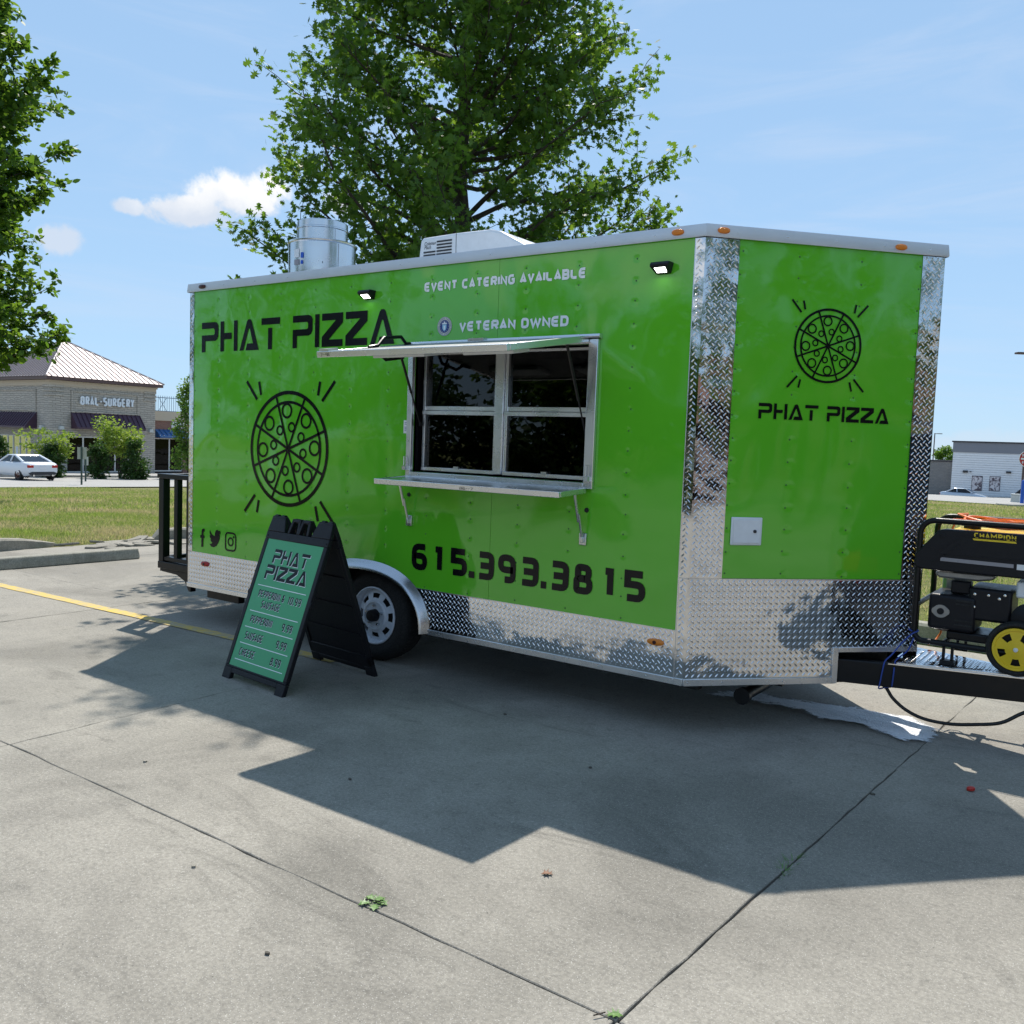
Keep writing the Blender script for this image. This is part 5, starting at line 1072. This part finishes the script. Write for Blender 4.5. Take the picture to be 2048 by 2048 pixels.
tree('oak_tree', 'leafy green oak rising behind the food trailer roof', (tb.x, tb.y, TZ(tb.x, tb.y)), 11.4, 2.6, oak, 125, 17, 30, .102, LEAF13, 'oak_leaf', .17, seed=3)
lb = on(-232, 850, 24)
lprof = lambda z: float(np.interp(z, [2.2, 4, 7, 10, 13, 16], [3.4, 4.1, 4.6, 4.6, 4.0, .6]))
tree('oak_tree', 'dense dark green tree cut by the left edge of the picture', lb, 16.5, 4.3, lprof, 230, 20, 30, .19, LEAF6, 'oak_leaf', .24, seed=5)
def bush(name, label, base, w, h, n, lsize, mat, shape='cone', cat='shrub', group=None, stem=0., seed=0, tmpl=LEAF4):
    g_ = np.random.default_rng(seed+100); t = thing(name, label, cat, base, 0, group)
    nb = 34 if shape != 'ball' else 26; zc = g_.uniform(.02, .98, nb); tc_ = g_.uniform(0, 2*np.pi, nb)
    if shape == 'cone': rc = np.sin(np.pi*np.clip(zc*.80+.16, 0, 1))**.7*(1.05-.45*zc)
    elif shape == 'vase': rc = np.clip(.35+.80*zc, 0, 1)*np.sqrt(np.clip(1-(zc-.5)**2*2.6, .05, 1))
    else: rc = np.sqrt(np.clip(1-(2*zc-1)**2, 0, 1))
    rc = rc*g_.uniform(.35, .92, nb); k_ = g_.integers(0, nb, n); sg = g_.uniform(.10, .20, nb)*(1.0 if shape != 'vase' else 1.0)
    off = g_.normal(0, 1, (n, 3)); off /= np.linalg.norm(off, axis=1)[:, None]; off *= (g_.uniform(0, 1, n)**.45*sg[k_]*1.5)[:, None]
    Cc = np.stack([np.cos(tc_[k_])*rc[k_]*w/2+off[:, 0]*w, np.sin(tc_[k_])*rc[k_]*w/2+off[:, 1]*w, stem+np.clip(zc[k_]+off[:, 2]*.75, .02, 1.08)*(h-stem)], 1); th = np.arctan2(Cc[:, 1], Cc[:, 0])
    V = leaves(Cc, lsize, tmpl, .3, .0, np.stack([np.cos(th), np.sin(th), np.full(n, .3)], 1)*.6)
    mb = MB()
    for i in range(5):
        a_ = i*1.257; mb.tube([(.04*math.cos(a_), .04*math.sin(a_), -.1), (w*.06*math.cos(a_), w*.06*math.sin(a_), max(stem, h*.25)), (w*.24*math.cos(a_), w*.24*math.sin(a_), h*.7)], [.035, .025, .01], 5)
    mb.build('trunk', 'bark', t, smooth=1); link(tri_mesh('crown', V, mat, len(tmpl)), 'crown', t, smooth=0); return t
def bpx(name, label, x0, x1, y0, D, mat, n, ls, **k):
    b = on((x0+x1)/2, 940, D); top = hd((x0+x1)/2, y0, D); return bush(name, label, b, (x1-x0)/F_PX*D, top.z-b.z, n, ls, mat, **k)
bpx('evergreen_shrub', 'dark evergreen shrub at the left edge beside the white coupe', -24, 19, 876, 51, 'shrub_leaf', 2200, .17, seed=1)
bpx('evergreen_shrub', 'dark evergreen shrub right behind the rear of the white coupe', 76, 130, 893, 52, 'shrub_leaf', 2200, .17, seed=2)
bpx('lime_shrub', 'yellow-green spreading small tree rising behind the white coupe', 46, 152, 860, 53, 'lime_leaf', 1900, .20, shape='vase', stem=1.1, cat='tree', seed=3)
bpx('evergreen_shrub', 'dark rounded shrub just right of the grey signposts', 174, 222, 889, 52, 'shrub_leaf', 2400, .17, seed=4)
bpx('lime_shrub', 'yellow-green small tree under the right-hand purple awning', 192, 288, 840, 54, 'lime_leaf', 2300, .20, shape='vase', stem=1.2, cat='tree', seed=5)
bpx('evergreen_shrub', 'dark rounded shrub nearest the trailer, beneath the lime-green tree', 240, 299, 886, 53, 'shrub_leaf', 2800, .17, seed=6)
bpx('young_tree', 'slender light green tree partly hidden behind the trailer rear', 343, 412, 764, 58, 'young_leaf', 5200, .20, shape='cone', stem=.6, cat='tree', seed=7)
bpx('distant_tree', 'far green tree behind the grey wing of the white store', 1866, 1910, 897, 150, 'young_leaf', 2600, .45, shape='ball', stem=2.5, cat='tree', seed=8)
# trees and a store across the lot, seen as reflections in the trailer
rprof = lambda z: float(np.interp(z, [1.8, 4, 8, 12, 13], [2.2, 3.6, 3.4, 1.6, .3]))
for i, (x, y, H_, lab) in enumerate(((-14.5, -13.5, 12.5, 'oak across the lot mirrored in the long green side'), (-5.5, -17.5, 6.0, 'second oak across the lot mirrored in the serving window'), (24, -4.5, 12, 'oak across the lot mirrored in the metal nose corner'), (27, 1.5, 10.5, 'second oak across the lot mirrored in the metal nose skirt'))):
    tree('oak_tree', lab, (x, y, TZ(x, y)), H_, 2.2, rprof, 60, 11, 18, .24, LEAF6, 'oak_leaf', .2, group='oaks across the lot', seed=20+i)
for i, (x, y) in enumerate(((-17, -22), (-11.5, -23.5), (-6, -25), (-.5, -26.5), (5, -27))):  # hedge added out of view, to darken what the window panes reflect
    bush('added_hedge', ('first', 'second', 'third', 'fourth', 'fifth')[i]+' broad evergreen from the left in the unseen hedge added to darken the window reflections', (x, y, 0), 6.5, 4.2, 5000, .34, 'shrub_leaf', shape='ball', group='added hedge across the lot', seed=40+i)
st_ = thing('brick_store', 'long red brick store across the lot mirrored in the nose corner', 'building', (36, -16, 0))
MB().box(0, 9, -14, 15, 0, 5.2).build('wall', 'brick', st_); MB().box(-.15, 9.15, -14.15, 15.15, 5.2, 5.7).build('parapet', 'tan_trim', st_)
for i in range(7): w = MB().box(-.06, -.003, -12.5+3.9*i, -9.6+3.9*i, .4, 3.0).build('window', 'storefront_frame', st_); MB().box(-.08, -.061, -12.35+3.9*i, -9.75+3.9*i, .5, 2.9).build('pane', 'car_glass', w)

# ------------------------------------------------------------------ the stone clinic on the left
BX, BY, BZ = -57.57, 28.64, -1.82
BL = thing('clinic_building', 'tan stone clinic with pyramid metal roof and purple awnings', 'building', (BX, BY, BZ))
def FB(u, z, d): return (d, u, z)
def LB(v, z, d): return (-v, -d, z)
D1, D2 = 8.3, 11.8
wl = MB().prism([(0, -.5), (1.25, -.5), (1.25, 2.66), (7.2, 2.66), (7.2, -.5), (D1, -.5), (D1, 6.5), (0, 6.5)], FB, -.35, 0).build('wall', 'ledgestone', BL, smooth=0)
MB().prism([(.351, -.5), (2.7, -.5), (2.7, 2.60), (8.9, 2.60), (8.9, -.5), (D2, -.5), (D2, 6.5), (.351, 6.5)], LB, -.35, 0).build('wall', 'ledgestone', BL, smooth=0)
MB().prism([(.0005, -.5), (.3505, -.5), (.3505, 6.5), (.0005, 6.5)], LB, -.3, -.0005).build('wall', 'ledgestone', BL, smooth=0)
MB().box(-D2, -.36, D1-.35, D1, -.5, 6.5).box(-D2, -D2+.3, .36, D1-.36, -.5, 6.5).build('back_wall', 'ledgestone', BL)
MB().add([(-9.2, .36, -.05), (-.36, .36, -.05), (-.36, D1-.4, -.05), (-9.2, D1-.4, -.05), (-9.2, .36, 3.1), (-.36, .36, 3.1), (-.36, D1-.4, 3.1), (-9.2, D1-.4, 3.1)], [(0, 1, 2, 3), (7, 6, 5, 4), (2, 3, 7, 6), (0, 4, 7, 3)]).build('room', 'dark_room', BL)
def bays(fn, us, z0, z1, par):
    for a_, b_ in zip(us[:-1], us[1:]):
        mb = MB(); w = .055
        for r_ in ((a_+.002, a_+w, z0, z1), (b_-w, b_-.002, z0, z1)): strip(mb, fn, *r_, -.16, -.08)
        for za, zb in ((z0, z0+.10), (z1-.07, z1)): strip(mb, fn, a_+w, b_-w, za, zb, -.16, -.08)
        o = mb.build('window', 'storefront_frame', par, smooth=0)
        MB().prism([(a_+w, z0+.10), (b_-w, z0+.10), (b_-w, z1-.07), (a_+w, z1-.07)], fn, -.13, -.12).build('pane', 'store_glass', o, smooth=0)
bays(FB, [1.25, 2.5, 3.79, 5.0, 6.1, 7.2], .02, 2.66, BL)
bays(LB, [2.7, 3.55, 4.46, 5.46, 6.3, 7.25, 8.0, 8.9], .02, 2.60, BL)
MB().prism([(4.75, 1.2), (5.15, 1.2), (5.15, 1.75), (4.75, 1.75)], LB, -.119, -.112).build('door_notice', 'paper', BL, smooth=0)
for fn, u0, u1 in ((FB, 1.55, 6.85), (LB, 1.82, 8.6)):
    mb = MB(); strip(mb, fn, u0, u1, 5.90, 6.02, .001, .07); strip(mb, fn, u0, u1, 4.42, 4.54, .001, .07); strip(mb, fn, u0, u0+.12, 4.5405, 5.8995, .001, .07); strip(mb, fn, u1-.12, u1, 4.5405, 5.8995, .001, .07)
    mb.build('panel_border', 'ledgestone', BL, smooth=0)
for z in (5.55, 5.85, 6.12):
    MB().box(-.9, .07, -.07, 1.05, z, z+.16).build('quoin_band', 'ledgestone', BL); MB().box(-.07, .07, D1-1.0, D1+.05, z, z+.16).build('quoin_band', 'ledgestone', BL)
MB().box(-D2-.12, .14, -.14, D1+.12, 6.50, 6.62).build('cornice', 'tan_trim', BL); MB().box(-D2-.05, .06, -.06, D1+.05, 6.24, 6.4995).build('frieze', 'tan_trim', BL)
ov = .42
MB().box(-D2-ov, ov, -ov, D1+ov, 6.64, 6.86).build('fascia', 'fascia', BL)
apx = Vector((-D2/2, D1/2, 10.05)); ez = 6.88; ec = [(ov+.05, -ov-.05), (ov+.05, D1+ov+.05), (-D2-ov-.05, D1+ov+.05), (-D2-ov-.05, -ov-.05)]
rfm = MB().add([(x, y, ez) for x, y in ec]+[tuple(apx)], [(0, 1, 4), (1, 2, 4), (2, 3, 4), (3, 0, 4)]).build('roof', 'roof_metal', BL, smooth=0)
for e0, e1 in ((0, 1), (3, 0)):
    a_, b_ = Vector((*ec[e0], ez)), Vector((*ec[e1], ez)); ln = (b_-a_).length; n = int(ln/.42)
    et = (b_-a_)/ln; foot = (apx-a_).dot(et); nrm = (b_-a_).cross(apx-a_).normalized()
    if nrm.z < 0: nrm = -nrm
    upd = (apx-(a_+et*foot)); L_ = upd.length; upd.normalize()
    for i in range(1, n):
        s_ = ln*i/n; hh = L_*(s_/foot if s_ < foot else (ln-s_)/(ln-foot)); q = a_+et*s_
        vs = [q+et*o+nrm*h_+upd*t_ for t_ in (.02, hh-.03) for o, h_ in ((-.022, 0), (-.016, .06), (.016, .06), (.022, 0))]
        if hh > .3: MB().add(vs, [(0, 1, 5, 4), (1, 2, 6, 5), (2, 3, 7, 6), (0, 3, 2, 1)]).build('standing_seam', 'roof_metal', rfm, smooth=0)
for i in range(4): MB().tube([Vector((*ec[i], ez+.02)), apx+Vector((0, 0, .02))], .07, 6).build('hip_cap', 'roof_metal', rfm)
def awning(fn, u0, u1, zt, zb, out, mat, par):
    aw_ = MB().add([fn(u0, zt, .01), fn(u1, zt, .01), fn(u1, zb+.12, out), fn(u0, zb+.12, out), fn(u1, zb, out), fn(u0, zb, out), fn(u0, zb, .01), fn(u1, zb, .01)], [(0, 1, 2, 3), (3, 2, 4, 5), (0, 3, 5, 6), (1, 7, 4, 2)]).build('awning', mat, par, smooth=0)
    n = int((u1-u0)/.36)
    for i in range(n+1):
        u = u0+(u1-u0)*i/n; w = .022
        MB().add([fn(u-w, zt+.02, .015), fn(u+w, zt+.02, .015), fn(u+w, zt+.03, .06), fn(u-w, zt+.03, .06), fn(u-w, zb+.12, out+.005), fn(u+w, zb+.12, out+.005), fn(u+w, zb+.15, out+.05), fn(u-w, zb+.15, out+.05)], [(0, 1, 5, 4), (3, 2, 6, 7), (0, 3, 7, 4), (1, 2, 6, 5), (4, 5, 6, 7)]).build('awning_rib', mat, aw_, smooth=0)
awning(FB, 1.55, 6.95, 4.38, 3.22, .85, 'awning_purple', BL); awning(LB, 1.75, 8.7, 4.30, 3.15, .85, 'awning_purple', BL)
for ch, gx_, gw_, polys in layout('ORAL-SURGERY', 4.25, .64, .125, gap=.20):
    mb = MB()
    for pl in polys: mb.prism([(2.18+q.x, 4.97+q.y) for q in pl], FB, .03+.004*len(mb.f)/6, .16+.002*(len(mb.f)//6))
    mb.build('sign_letter', 'sign_letters', BL, smooth=0)
MB().prism([(2.25, 5.24), (6.35, 5.24), (6.35, 5.32), (2.25, 5.32)], FB, .001, .06).build('sign_raceway', 'grey_band', BL)
for fn, u in ((FB, .77), (FB, 7.85), (LB, .85)): MB().prism([(u-.18, 3.12), (u+.18, 3.12), (u+.14, 3.38), (u-.14, 3.38)], fn, .001, .26).build('wall_lamp', 'utility_grey', BL, bevel=.02)
# brick shop next door
BK = thing('brick_shop', 'low brown brick shop with blue awning beside the stone clinic', 'building', (BX-.9, BY+D1+.02, BZ))
MB().prism([(0, -.5), (.55, -.5), (.55, 2.7), (3.1, 2.7), (3.1, -.5), (12, -.5), (12, 4.1), (0, 4.1)], FB, -.3, 0).build('wall', 'brick', BK, smooth=0)
MB().box(-9, -.31, .0, .3, -.5, 4.1).box(-9, -8.7, .31, 12, -.5, 4.1).build('back_wall', 'brick', BK); MB().box(-9.1, .12, -.005, 12.1, 4.1, 4.85).build('cornice', 'tan_trim', BK)
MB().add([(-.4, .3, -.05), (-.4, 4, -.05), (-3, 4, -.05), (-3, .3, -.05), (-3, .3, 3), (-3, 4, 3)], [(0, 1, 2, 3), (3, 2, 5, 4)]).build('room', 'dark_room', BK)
bays(FB, [.55, 1.9, 3.1], .02, 2.7, BK); awning(FB, .5, 3.2, 4.0-.6, 2.75, .8, 'awning_blue', BK)
MB().prism([(2.0, 3.55), (3.4, 3.55), (3.4, 4.05), (2.0, 4.05)], FB, .001, .08).build('sign_panel', 'paper', BK)
rl_ = MB().tube([(-.2, .1, 4.87), (-.2, 11.9, 4.87)], .035, 5).tube([(-.2, .1, 5.95), (-.2, 11.9, 5.95)], .03, 5).build('roof_railing', 'bluegrey_rail', BK)
for y in np.arange(.15, 6, .20): MB().tube([(-.2, y, 4.87), (-.2, y, 6.1)], .018, 4).build('picket', 'bluegrey_rail', rl_)
for y in (1.35, 4.35):
    MB().tube([(-.2, y-.35, 4.9), (-.2, y+.35, 5.95)], .02, 4).tube([(-.2, y+.35, 4.9), (-.2, y-.35, 5.95)], .02, 4).build('cross_brace', 'bluegrey_rail', rl_)

# ------------------------------------------------------------------ the white store on the right
WY = 127.0; wz = -3.05
WS = thing('white_store', 'white sided store with dark parapet and two wall posters', 'building', (-15.2, WY, wz))
def WB(u, z, d): return (u, -d, z)
MB().box(0, 30, 0, 14, -.6, 5.50).build('wall', 'white_siding', WS); MB().box(-.06, 30.06, -.06, 14.06, 5.50, 6.82).build('parapet', 'grey_band', WS); MB().box(-.2, 30.2, -.2, 14.2, 6.82, 7.0).build('coping', 'vent_dark', WS)
def wpx(px, py): d = ray(px, py); t_ = (WY-CAM.y)/d.y; q = CAM+d*t_; return q.x+15.2, q.z-wz
for a_, b_ in (((1942, 981), (1965.6, 952)), ((1977.5, 981.5), (2001.5, 953))):
    (u0, z0), (u1, z1) = wpx(*a_), wpx(*b_); o = MB().prism([(u0, z0), (u1, z0), (u1, z1), (u0, z1)], WB, .005, .06).build('poster_frame', 'poster_dark', WS, smooth=0); g_ = .07
    MB().prism([(u0+g_, z0+g_), (u1-g_, z0+g_), (u1-g_, z1-g_), (u0+g_, z1-g_)], WB, .061, .065).build('poster', 'poster_photo', o, smooth=0)
for a_, b_ in (((1926, 945), (1936, 941)), ((2012.5, 946.5), (2022.5, 943)), ((1940, 944), (1943, 942.5))):
    (u0, z0), (u1, z1) = wpx(*a_), wpx(*b_); MB().prism([(u0, z0), (u1, z0), (u1, z1), (u0, z1)], WB, .005, .25).build('wall_light', 'vent_dark', WS)
GW = thing('grey_wing', 'low grey block wing left of the white store', 'building', (-40, WY+1.2, wz))
MB().box(0, 24.7, 0, 11, -.6, 4.15).build('wall', 'grey_block', GW); MB().box(-.1, 24.78, -.1, 11.1, 4.15, 4.36).build('coping', 'vent_dark', GW)

# ------------------------------------------------------------------ vehicles
def car(name, label, loc, rz, paint, L_, Wd, prof, cab, rimmat, roofz, wb):
    c_ = thing(name, label, 'car', loc, rz); hw = Wd/2
    # body: stations along x with a rounded section; x from rear (0) to front (L_)
    xs = [0, .10, .35, .8, 1.3, 1.9, 2.6, 3.1, 3.5, 3.9, L_-.12, L_]; mb = MB(); n = 0; ring_ = []
    for x in xs:
        zt = float(np.interp(x, [p_[0] for p_ in prof], [p_[1] for p_ in prof])); e_ = min(x, L_-x); tap = hw*(1-.16*math.exp(-e_/.22)); zb = .20+.16*math.exp(-e_/.15)
        sec = [(tap*.86, zb), (tap*.97, zb+.12), (tap, .52), (tap*.985, zt-.16), (tap*.93, zt-.05), (tap*.78, zt)]
        sec = sec+[(-y, z) for y, z in sec[::-1]]; ring_.append(sec); mb.v += [(x, y, z) for y, z in sec]
    m_ = 12
    for i in range(len(xs)-1):
        for j in range(m_): mb.f.append((i*m_+j, i*m_+(j+1) % m_, (i+1)*m_+(j+1) % m_, (i+1)*m_+j))
    mb.f += [tuple(range(m_)), tuple(range((len(xs)-1)*m_, len(xs)*m_))[::-1]]
    b_ = mb.build('body', paint, c_, smooth=.7)
    # cabin: glass below, painted roof on top
    (x0, x1, x2, x3) = cab; zt0 = float(np.interp(x0, [p_[0] for p_ in prof], [p_[1] for p_ in prof]))-.03; zt3 = float(np.interp(x3, [p_[0] for p_ in prof], [p_[1] for p_ in prof]))-.03
    yb, yt = hw*.86, hw*.66; zr = roofz-.05
    V = [(x0, yb*.92, zt0), (x1, yt, zr), (x2, yt, zr), (x3, yb*.95, zt3), (x0, -yb*.92, zt0), (x1, -yt, zr), (x2, -yt, zr), (x3, -yb*.95, zt3)]
    MB().add(V, [(0, 1, 2, 3), (7, 6, 5, 4), (0, 4, 5, 1), (3, 2, 6, 7)]).build('glasshouse', 'car_glass', b_, smooth=0)
    MB().add([(x1-.08, yt*1.02, zr-.02), (x1-.02, yt*.9, roofz-.01), (x2+.02, yt*.9, roofz-.015), (x2+.10, yt*1.02, zr-.03), ((x1+x2)/2, yt*.9, roofz+.01), (x1-.08, -yt*1.02, zr-.02), (x1-.02, -yt*.9, roofz-.01), (x2+.02, -yt*.9, roofz-.015), (x2+.10, -yt*1.02, zr-.03), ((x1+x2)/2, -yt*.9, roofz+.01)], [(0, 3, 2, 4, 1), (6, 9, 7, 8, 5), (1, 4, 9, 6), (4, 2, 7, 9), (0, 1, 6, 5), (2, 3, 8, 7)]).build('roof', paint, b_, smooth=.8)
    for sy in (1, -1):
        for pa, pb, w in (((x0, yb*.92, zt0), (x1, yt, zr), .07), ((x3, yb*.95, zt3), (x2, yt, zr), .05), (((x0+x1)/2+.75, yb*.95, zt0+.02), (x1+.25, yt, zr), .05)):
            MB().tube([(pa[0], sy*pa[1], pa[2]), (pb[0], sy*pb[1], pb[2])], w, 6).build('pillar', paint, b_)
        MB().tube([(x3-.28, sy*hw*.90, zt3+.06), (x3-.30, sy*(hw+.12), zt3+.12)], [.03, .09], 8).build('wing_mirror', paint, b_)
        MB().box(-.012, .10, sy*hw*.52, sy*hw*.86, .66, .80).build('tail_light', 'red_lens', b_, bevel=.02)
        for x in wb:
            WQ = lambda a_, q_, h, x=x, sy=sy: (x+a_, sy*(hw-.02+h), .31+q_)
            w_ = MB().lathe([(.20, -.2), (.30, -.19), (.315, -.15), (.315, -.03), (.30, .0), (.215, .012)], WQ, 28, cap=False).build('tyre', 'rubber', c_, smooth=.7); rmm = MB()
            rmm.lathe([(.215, -.02), (.21, .012), (.19, .0)], WQ, 28, cap=False)
            for k_ in range(7):
                a_ = k_*.8976; rmm.add([WQ(math.cos(a_+o_)*r_, math.sin(a_+o_)*r_, .002) for r_, o_ in ((.03, -.6), (.20, -.10), (.20, .10), (.03, .6))], [(0, 1, 2, 3)])
            rmm.build('rim', rimmat, w_, smooth=0); MB().lathe([(.2, -.06), (.0, -.06)], WQ, 20).build('brake_disc', 'vent_dark', w_)
            MB().lathe([(.345, -.10), (.345, .0-.012), (.36, -.004)], WQ, 28, cap=False).build('wheel_arch', 'under_black', b_)
    MB().prism([(-.62, .30), (.62, .30), (.72, .40), (.55, .46), (-.55, .46), (-.72, .40)], lambda u, v, d: (d, u, v), -.015, .12).build('rear_diffuser', 'vent_dark', b_)
    MB().prism([(-.17, .60), (.17, .60), (.17, .72), (-.17, .72)], lambda u, v, d: (d, u, v), -.012, .02).build('number_plate', 'paper', b_)
    for sy in (1, -1): MB().tube([(-.05, sy*.48, .27), (.15, sy*.48, .27)], .045, 10).build('exhaust_pipe', 'chrome', b_)
    return c_
cp = on(86, 968, 46)
car('white_coupe', 'white two-door coupe parked in front of the stone clinic', (cp.x, cp.y, cp.z+.03), math.pi, 'car_white', 4.24, 1.78, [(0, .80), (.12, .93), (.5, .96), (1.0, .93), (2.6, .92), (3.0, .90), (3.7, .80), (4.24, .60)], (.55, 1.55, 2.35, 3.12), 'rim_bronze', 1.29, (.80, 3.37))
sp_ = on(1882, 985, 106)
car('silver_sedan', 'pale blue-grey sedan parked below the white store posters', (sp_.x, sp_.y, sp_.z+.03), 0, 'car_silver', 4.85, 1.82, [(0, .85), (.15, 1.0), (.8, 1.03), (1.2, 1.0), (3.2, .98), (3.5, .95), (4.3, .84), (4.85, .66)], (.65, 1.5, 2.7, 3.65), 'engine_grey', 1.48, (.95, 3.75))
car('added_suv', 'black sport utility vehicle added out of view ahead of the drawbar, darkening the nose plates', (7.05, 1.03, 0), 0, 'car_dark', 4.85, 1.95, [(0, .95), (.15, 1.08), (.8, 1.12), (1.2, 1.12), (3.2, 1.10), (3.5, 1.08), (4.3, 1.0), (4.85, .75)], (.10, .45, 2.6, 3.4), 'engine_grey', 1.82, (.95, 3.8))  # unseen vehicle, added for its dark reflection in the nose plates
s2 = on(2026, 985, 100)
car('dark_car', 'dark car whose roof shows behind the grey utility box', (s2.x, s2.y, s2.z+.03), 0, 'car_dark', 4.7, 1.82, [(0, .85), (.15, 1.0), (.8, 1.05), (1.2, 1.05), (3.2, 1.02), (3.5, 1.0), (4.3, .90), (4.7, .7)], (.3, .9, 2.6, 3.4), 'engine_grey', 1.66, (.9, 3.6))

# ------------------------------------------------------------------ posts, poles and signs
rhv = Vector((fh.y, -fh.x, 0))
def pole(name, label, base, H_, w, armL, armdir, cat='lamp post'):
    p_ = thing(name, label, cat, base); MB().tube([(0, 0, -.2), (0, 0, H_)], [w, w*.75], 8).build('shaft', 'bronze_pole', p_)
    MB().lathe([(w*1.7, -.2), (w*1.7, .25), (w, .3)], lambda x, y, h: (x, y, h), 12).build('base', 'far_concrete', p_)
    a_ = Vector(armdir).normalized(); e_ = a_*armL
    MB().tube([(0, 0, H_-.1), (e_.x*.45, e_.y*.45, H_-.05)], w*.5, 6).build('arm', 'bronze_pole', p_); s_ = Vector((-a_.y, a_.x, 0))
    def M(x, y, z): q = a_*x+s_*y; return (q.x, q.y, z)
    MB().box(armL*.4, armL, -.17, .17, H_-.12, H_-.01, M).build('lamp_head', 'bronze_pole', p_, bevel=.03); return p_
pb = on(2046, 960, 50); pole('lamp_post', 'tall brown lamp post at the right edge behind the red sign', pb, 7.55-pb.z, .085, .95, -rhv)
pb = on(1863, 960, 138); pole('lamp_post', 'thin distant lamp post rising behind the grey wing', pb, hd(1863, 866, 138).z-pb.z, .10, 1.1, rhv)
sb = on(2046, 1000, 45); DN = thing('traffic_sign', 'round red do not enter sign cut by the right edge', 'sign', sb); cz = hd(2047, 917.6, 45).z-sb.z
fr_ = Vector((-fh.x, -fh.y, 0))
def D3(u, v, d): q = rhv*u+fr_*d; return (q.x, q.y, cz+v)
cir = lambda r_: [(r_*math.cos(6.2832*i/40), r_*math.sin(6.2832*i/40)) for i in range(40)]
MB().prism(cir(.40), D3, .05, .06).build('sign_plate', 'sign_white', DN); MB().flat(cir(.375), D3, .063).build('red_field', 'sign_red', DN); MB().flat([(-.31, -.045), (.31, -.045), (.31, .045), (-.31, .045)], D3, .066).build('white_bar', 'sign_white', DN)
decal('sign_lettering', 'sign_white', DN, 'DO NOT', D3, -.25, .12, .50, .115, .026, d=.066); decal('sign_lettering', 'sign_white', DN, 'ENTER', D3, -.24, -.235, .48, .115, .026, d=.066)
MB().tube([(0, 0, -.2), (0, 0, cz+.3)], .03, 8).build('post', 'zinc', DN)
bl_ = on(2044, 1000, 44.6); MB().lathe([(.085, -.2), (.085, 1.22), (.06, 1.29), (0, 1.31)], lambda x, y, h: (x, y, h), 18).build('bollard', 'blue_paint', loc=bl_, label='bright blue round bollard below the red sign', cat='bollard')
ub = on(2031, 1000, 46.5); ux = thing('utility_box', 'pale grey utility box left of the blue bollard', 'utility box', ub); MB().box(-.2, .2, -.25, .25, 0, .52).build('cabinet', 'utility_grey', ux, bevel=.03); MB().box(-.22, .22, -.27, .27, .52, .56).build('lid', 'utility_grey', ux, bevel=.015)
ik = on(2024, 1008, 44.5); MB().lathe([(.70, -.2), (.70, .10), (.64, .14), (0, .14)], lambda x, y, h: (x*1.0, y*1.6, h), 28).build('traffic_island', 'far_concrete', loc=ik, kind='structure')
def uchannel(px, py, D, H_, label, w, h, tilt=0.):
    b_ = on(px, py, D); s_ = thing('road_sign', label, 'sign', b_); MB().prism([(-.04, -.02), (-.025, -.02), (-.015, .02), (.015, .02), (.025, -.02), (.04, -.02), (.03, .03), (-.03, .03)], lambda u, v, d: (rhv.x*u-fh.x*v, rhv.y*u-fh.y*v, d), -.2, H_).build('post', 'post_green', s_, smooth=0)
    def M(u, v, d): q = rhv*u+fh*(d+.05+u*tilt); return (q.x, q.y, v)
    MB().prism([(-w/2, H_-h-.03), (w/2, H_-h-.03), (w/2, H_-.03), (-w/2, H_-.03)], M, 0, .006).build('sign_plate', 'sign_back', s_, smooth=0)
uchannel(163, 978, 42, 1.82, 'back of a pale rectangular sign on a green post on the lawn', .38, .56, .3)
uchannel(171, 960, 47, 1.35, 'small white sign behind the larger signpost on the lawn edge', .16, .45, 1.2)
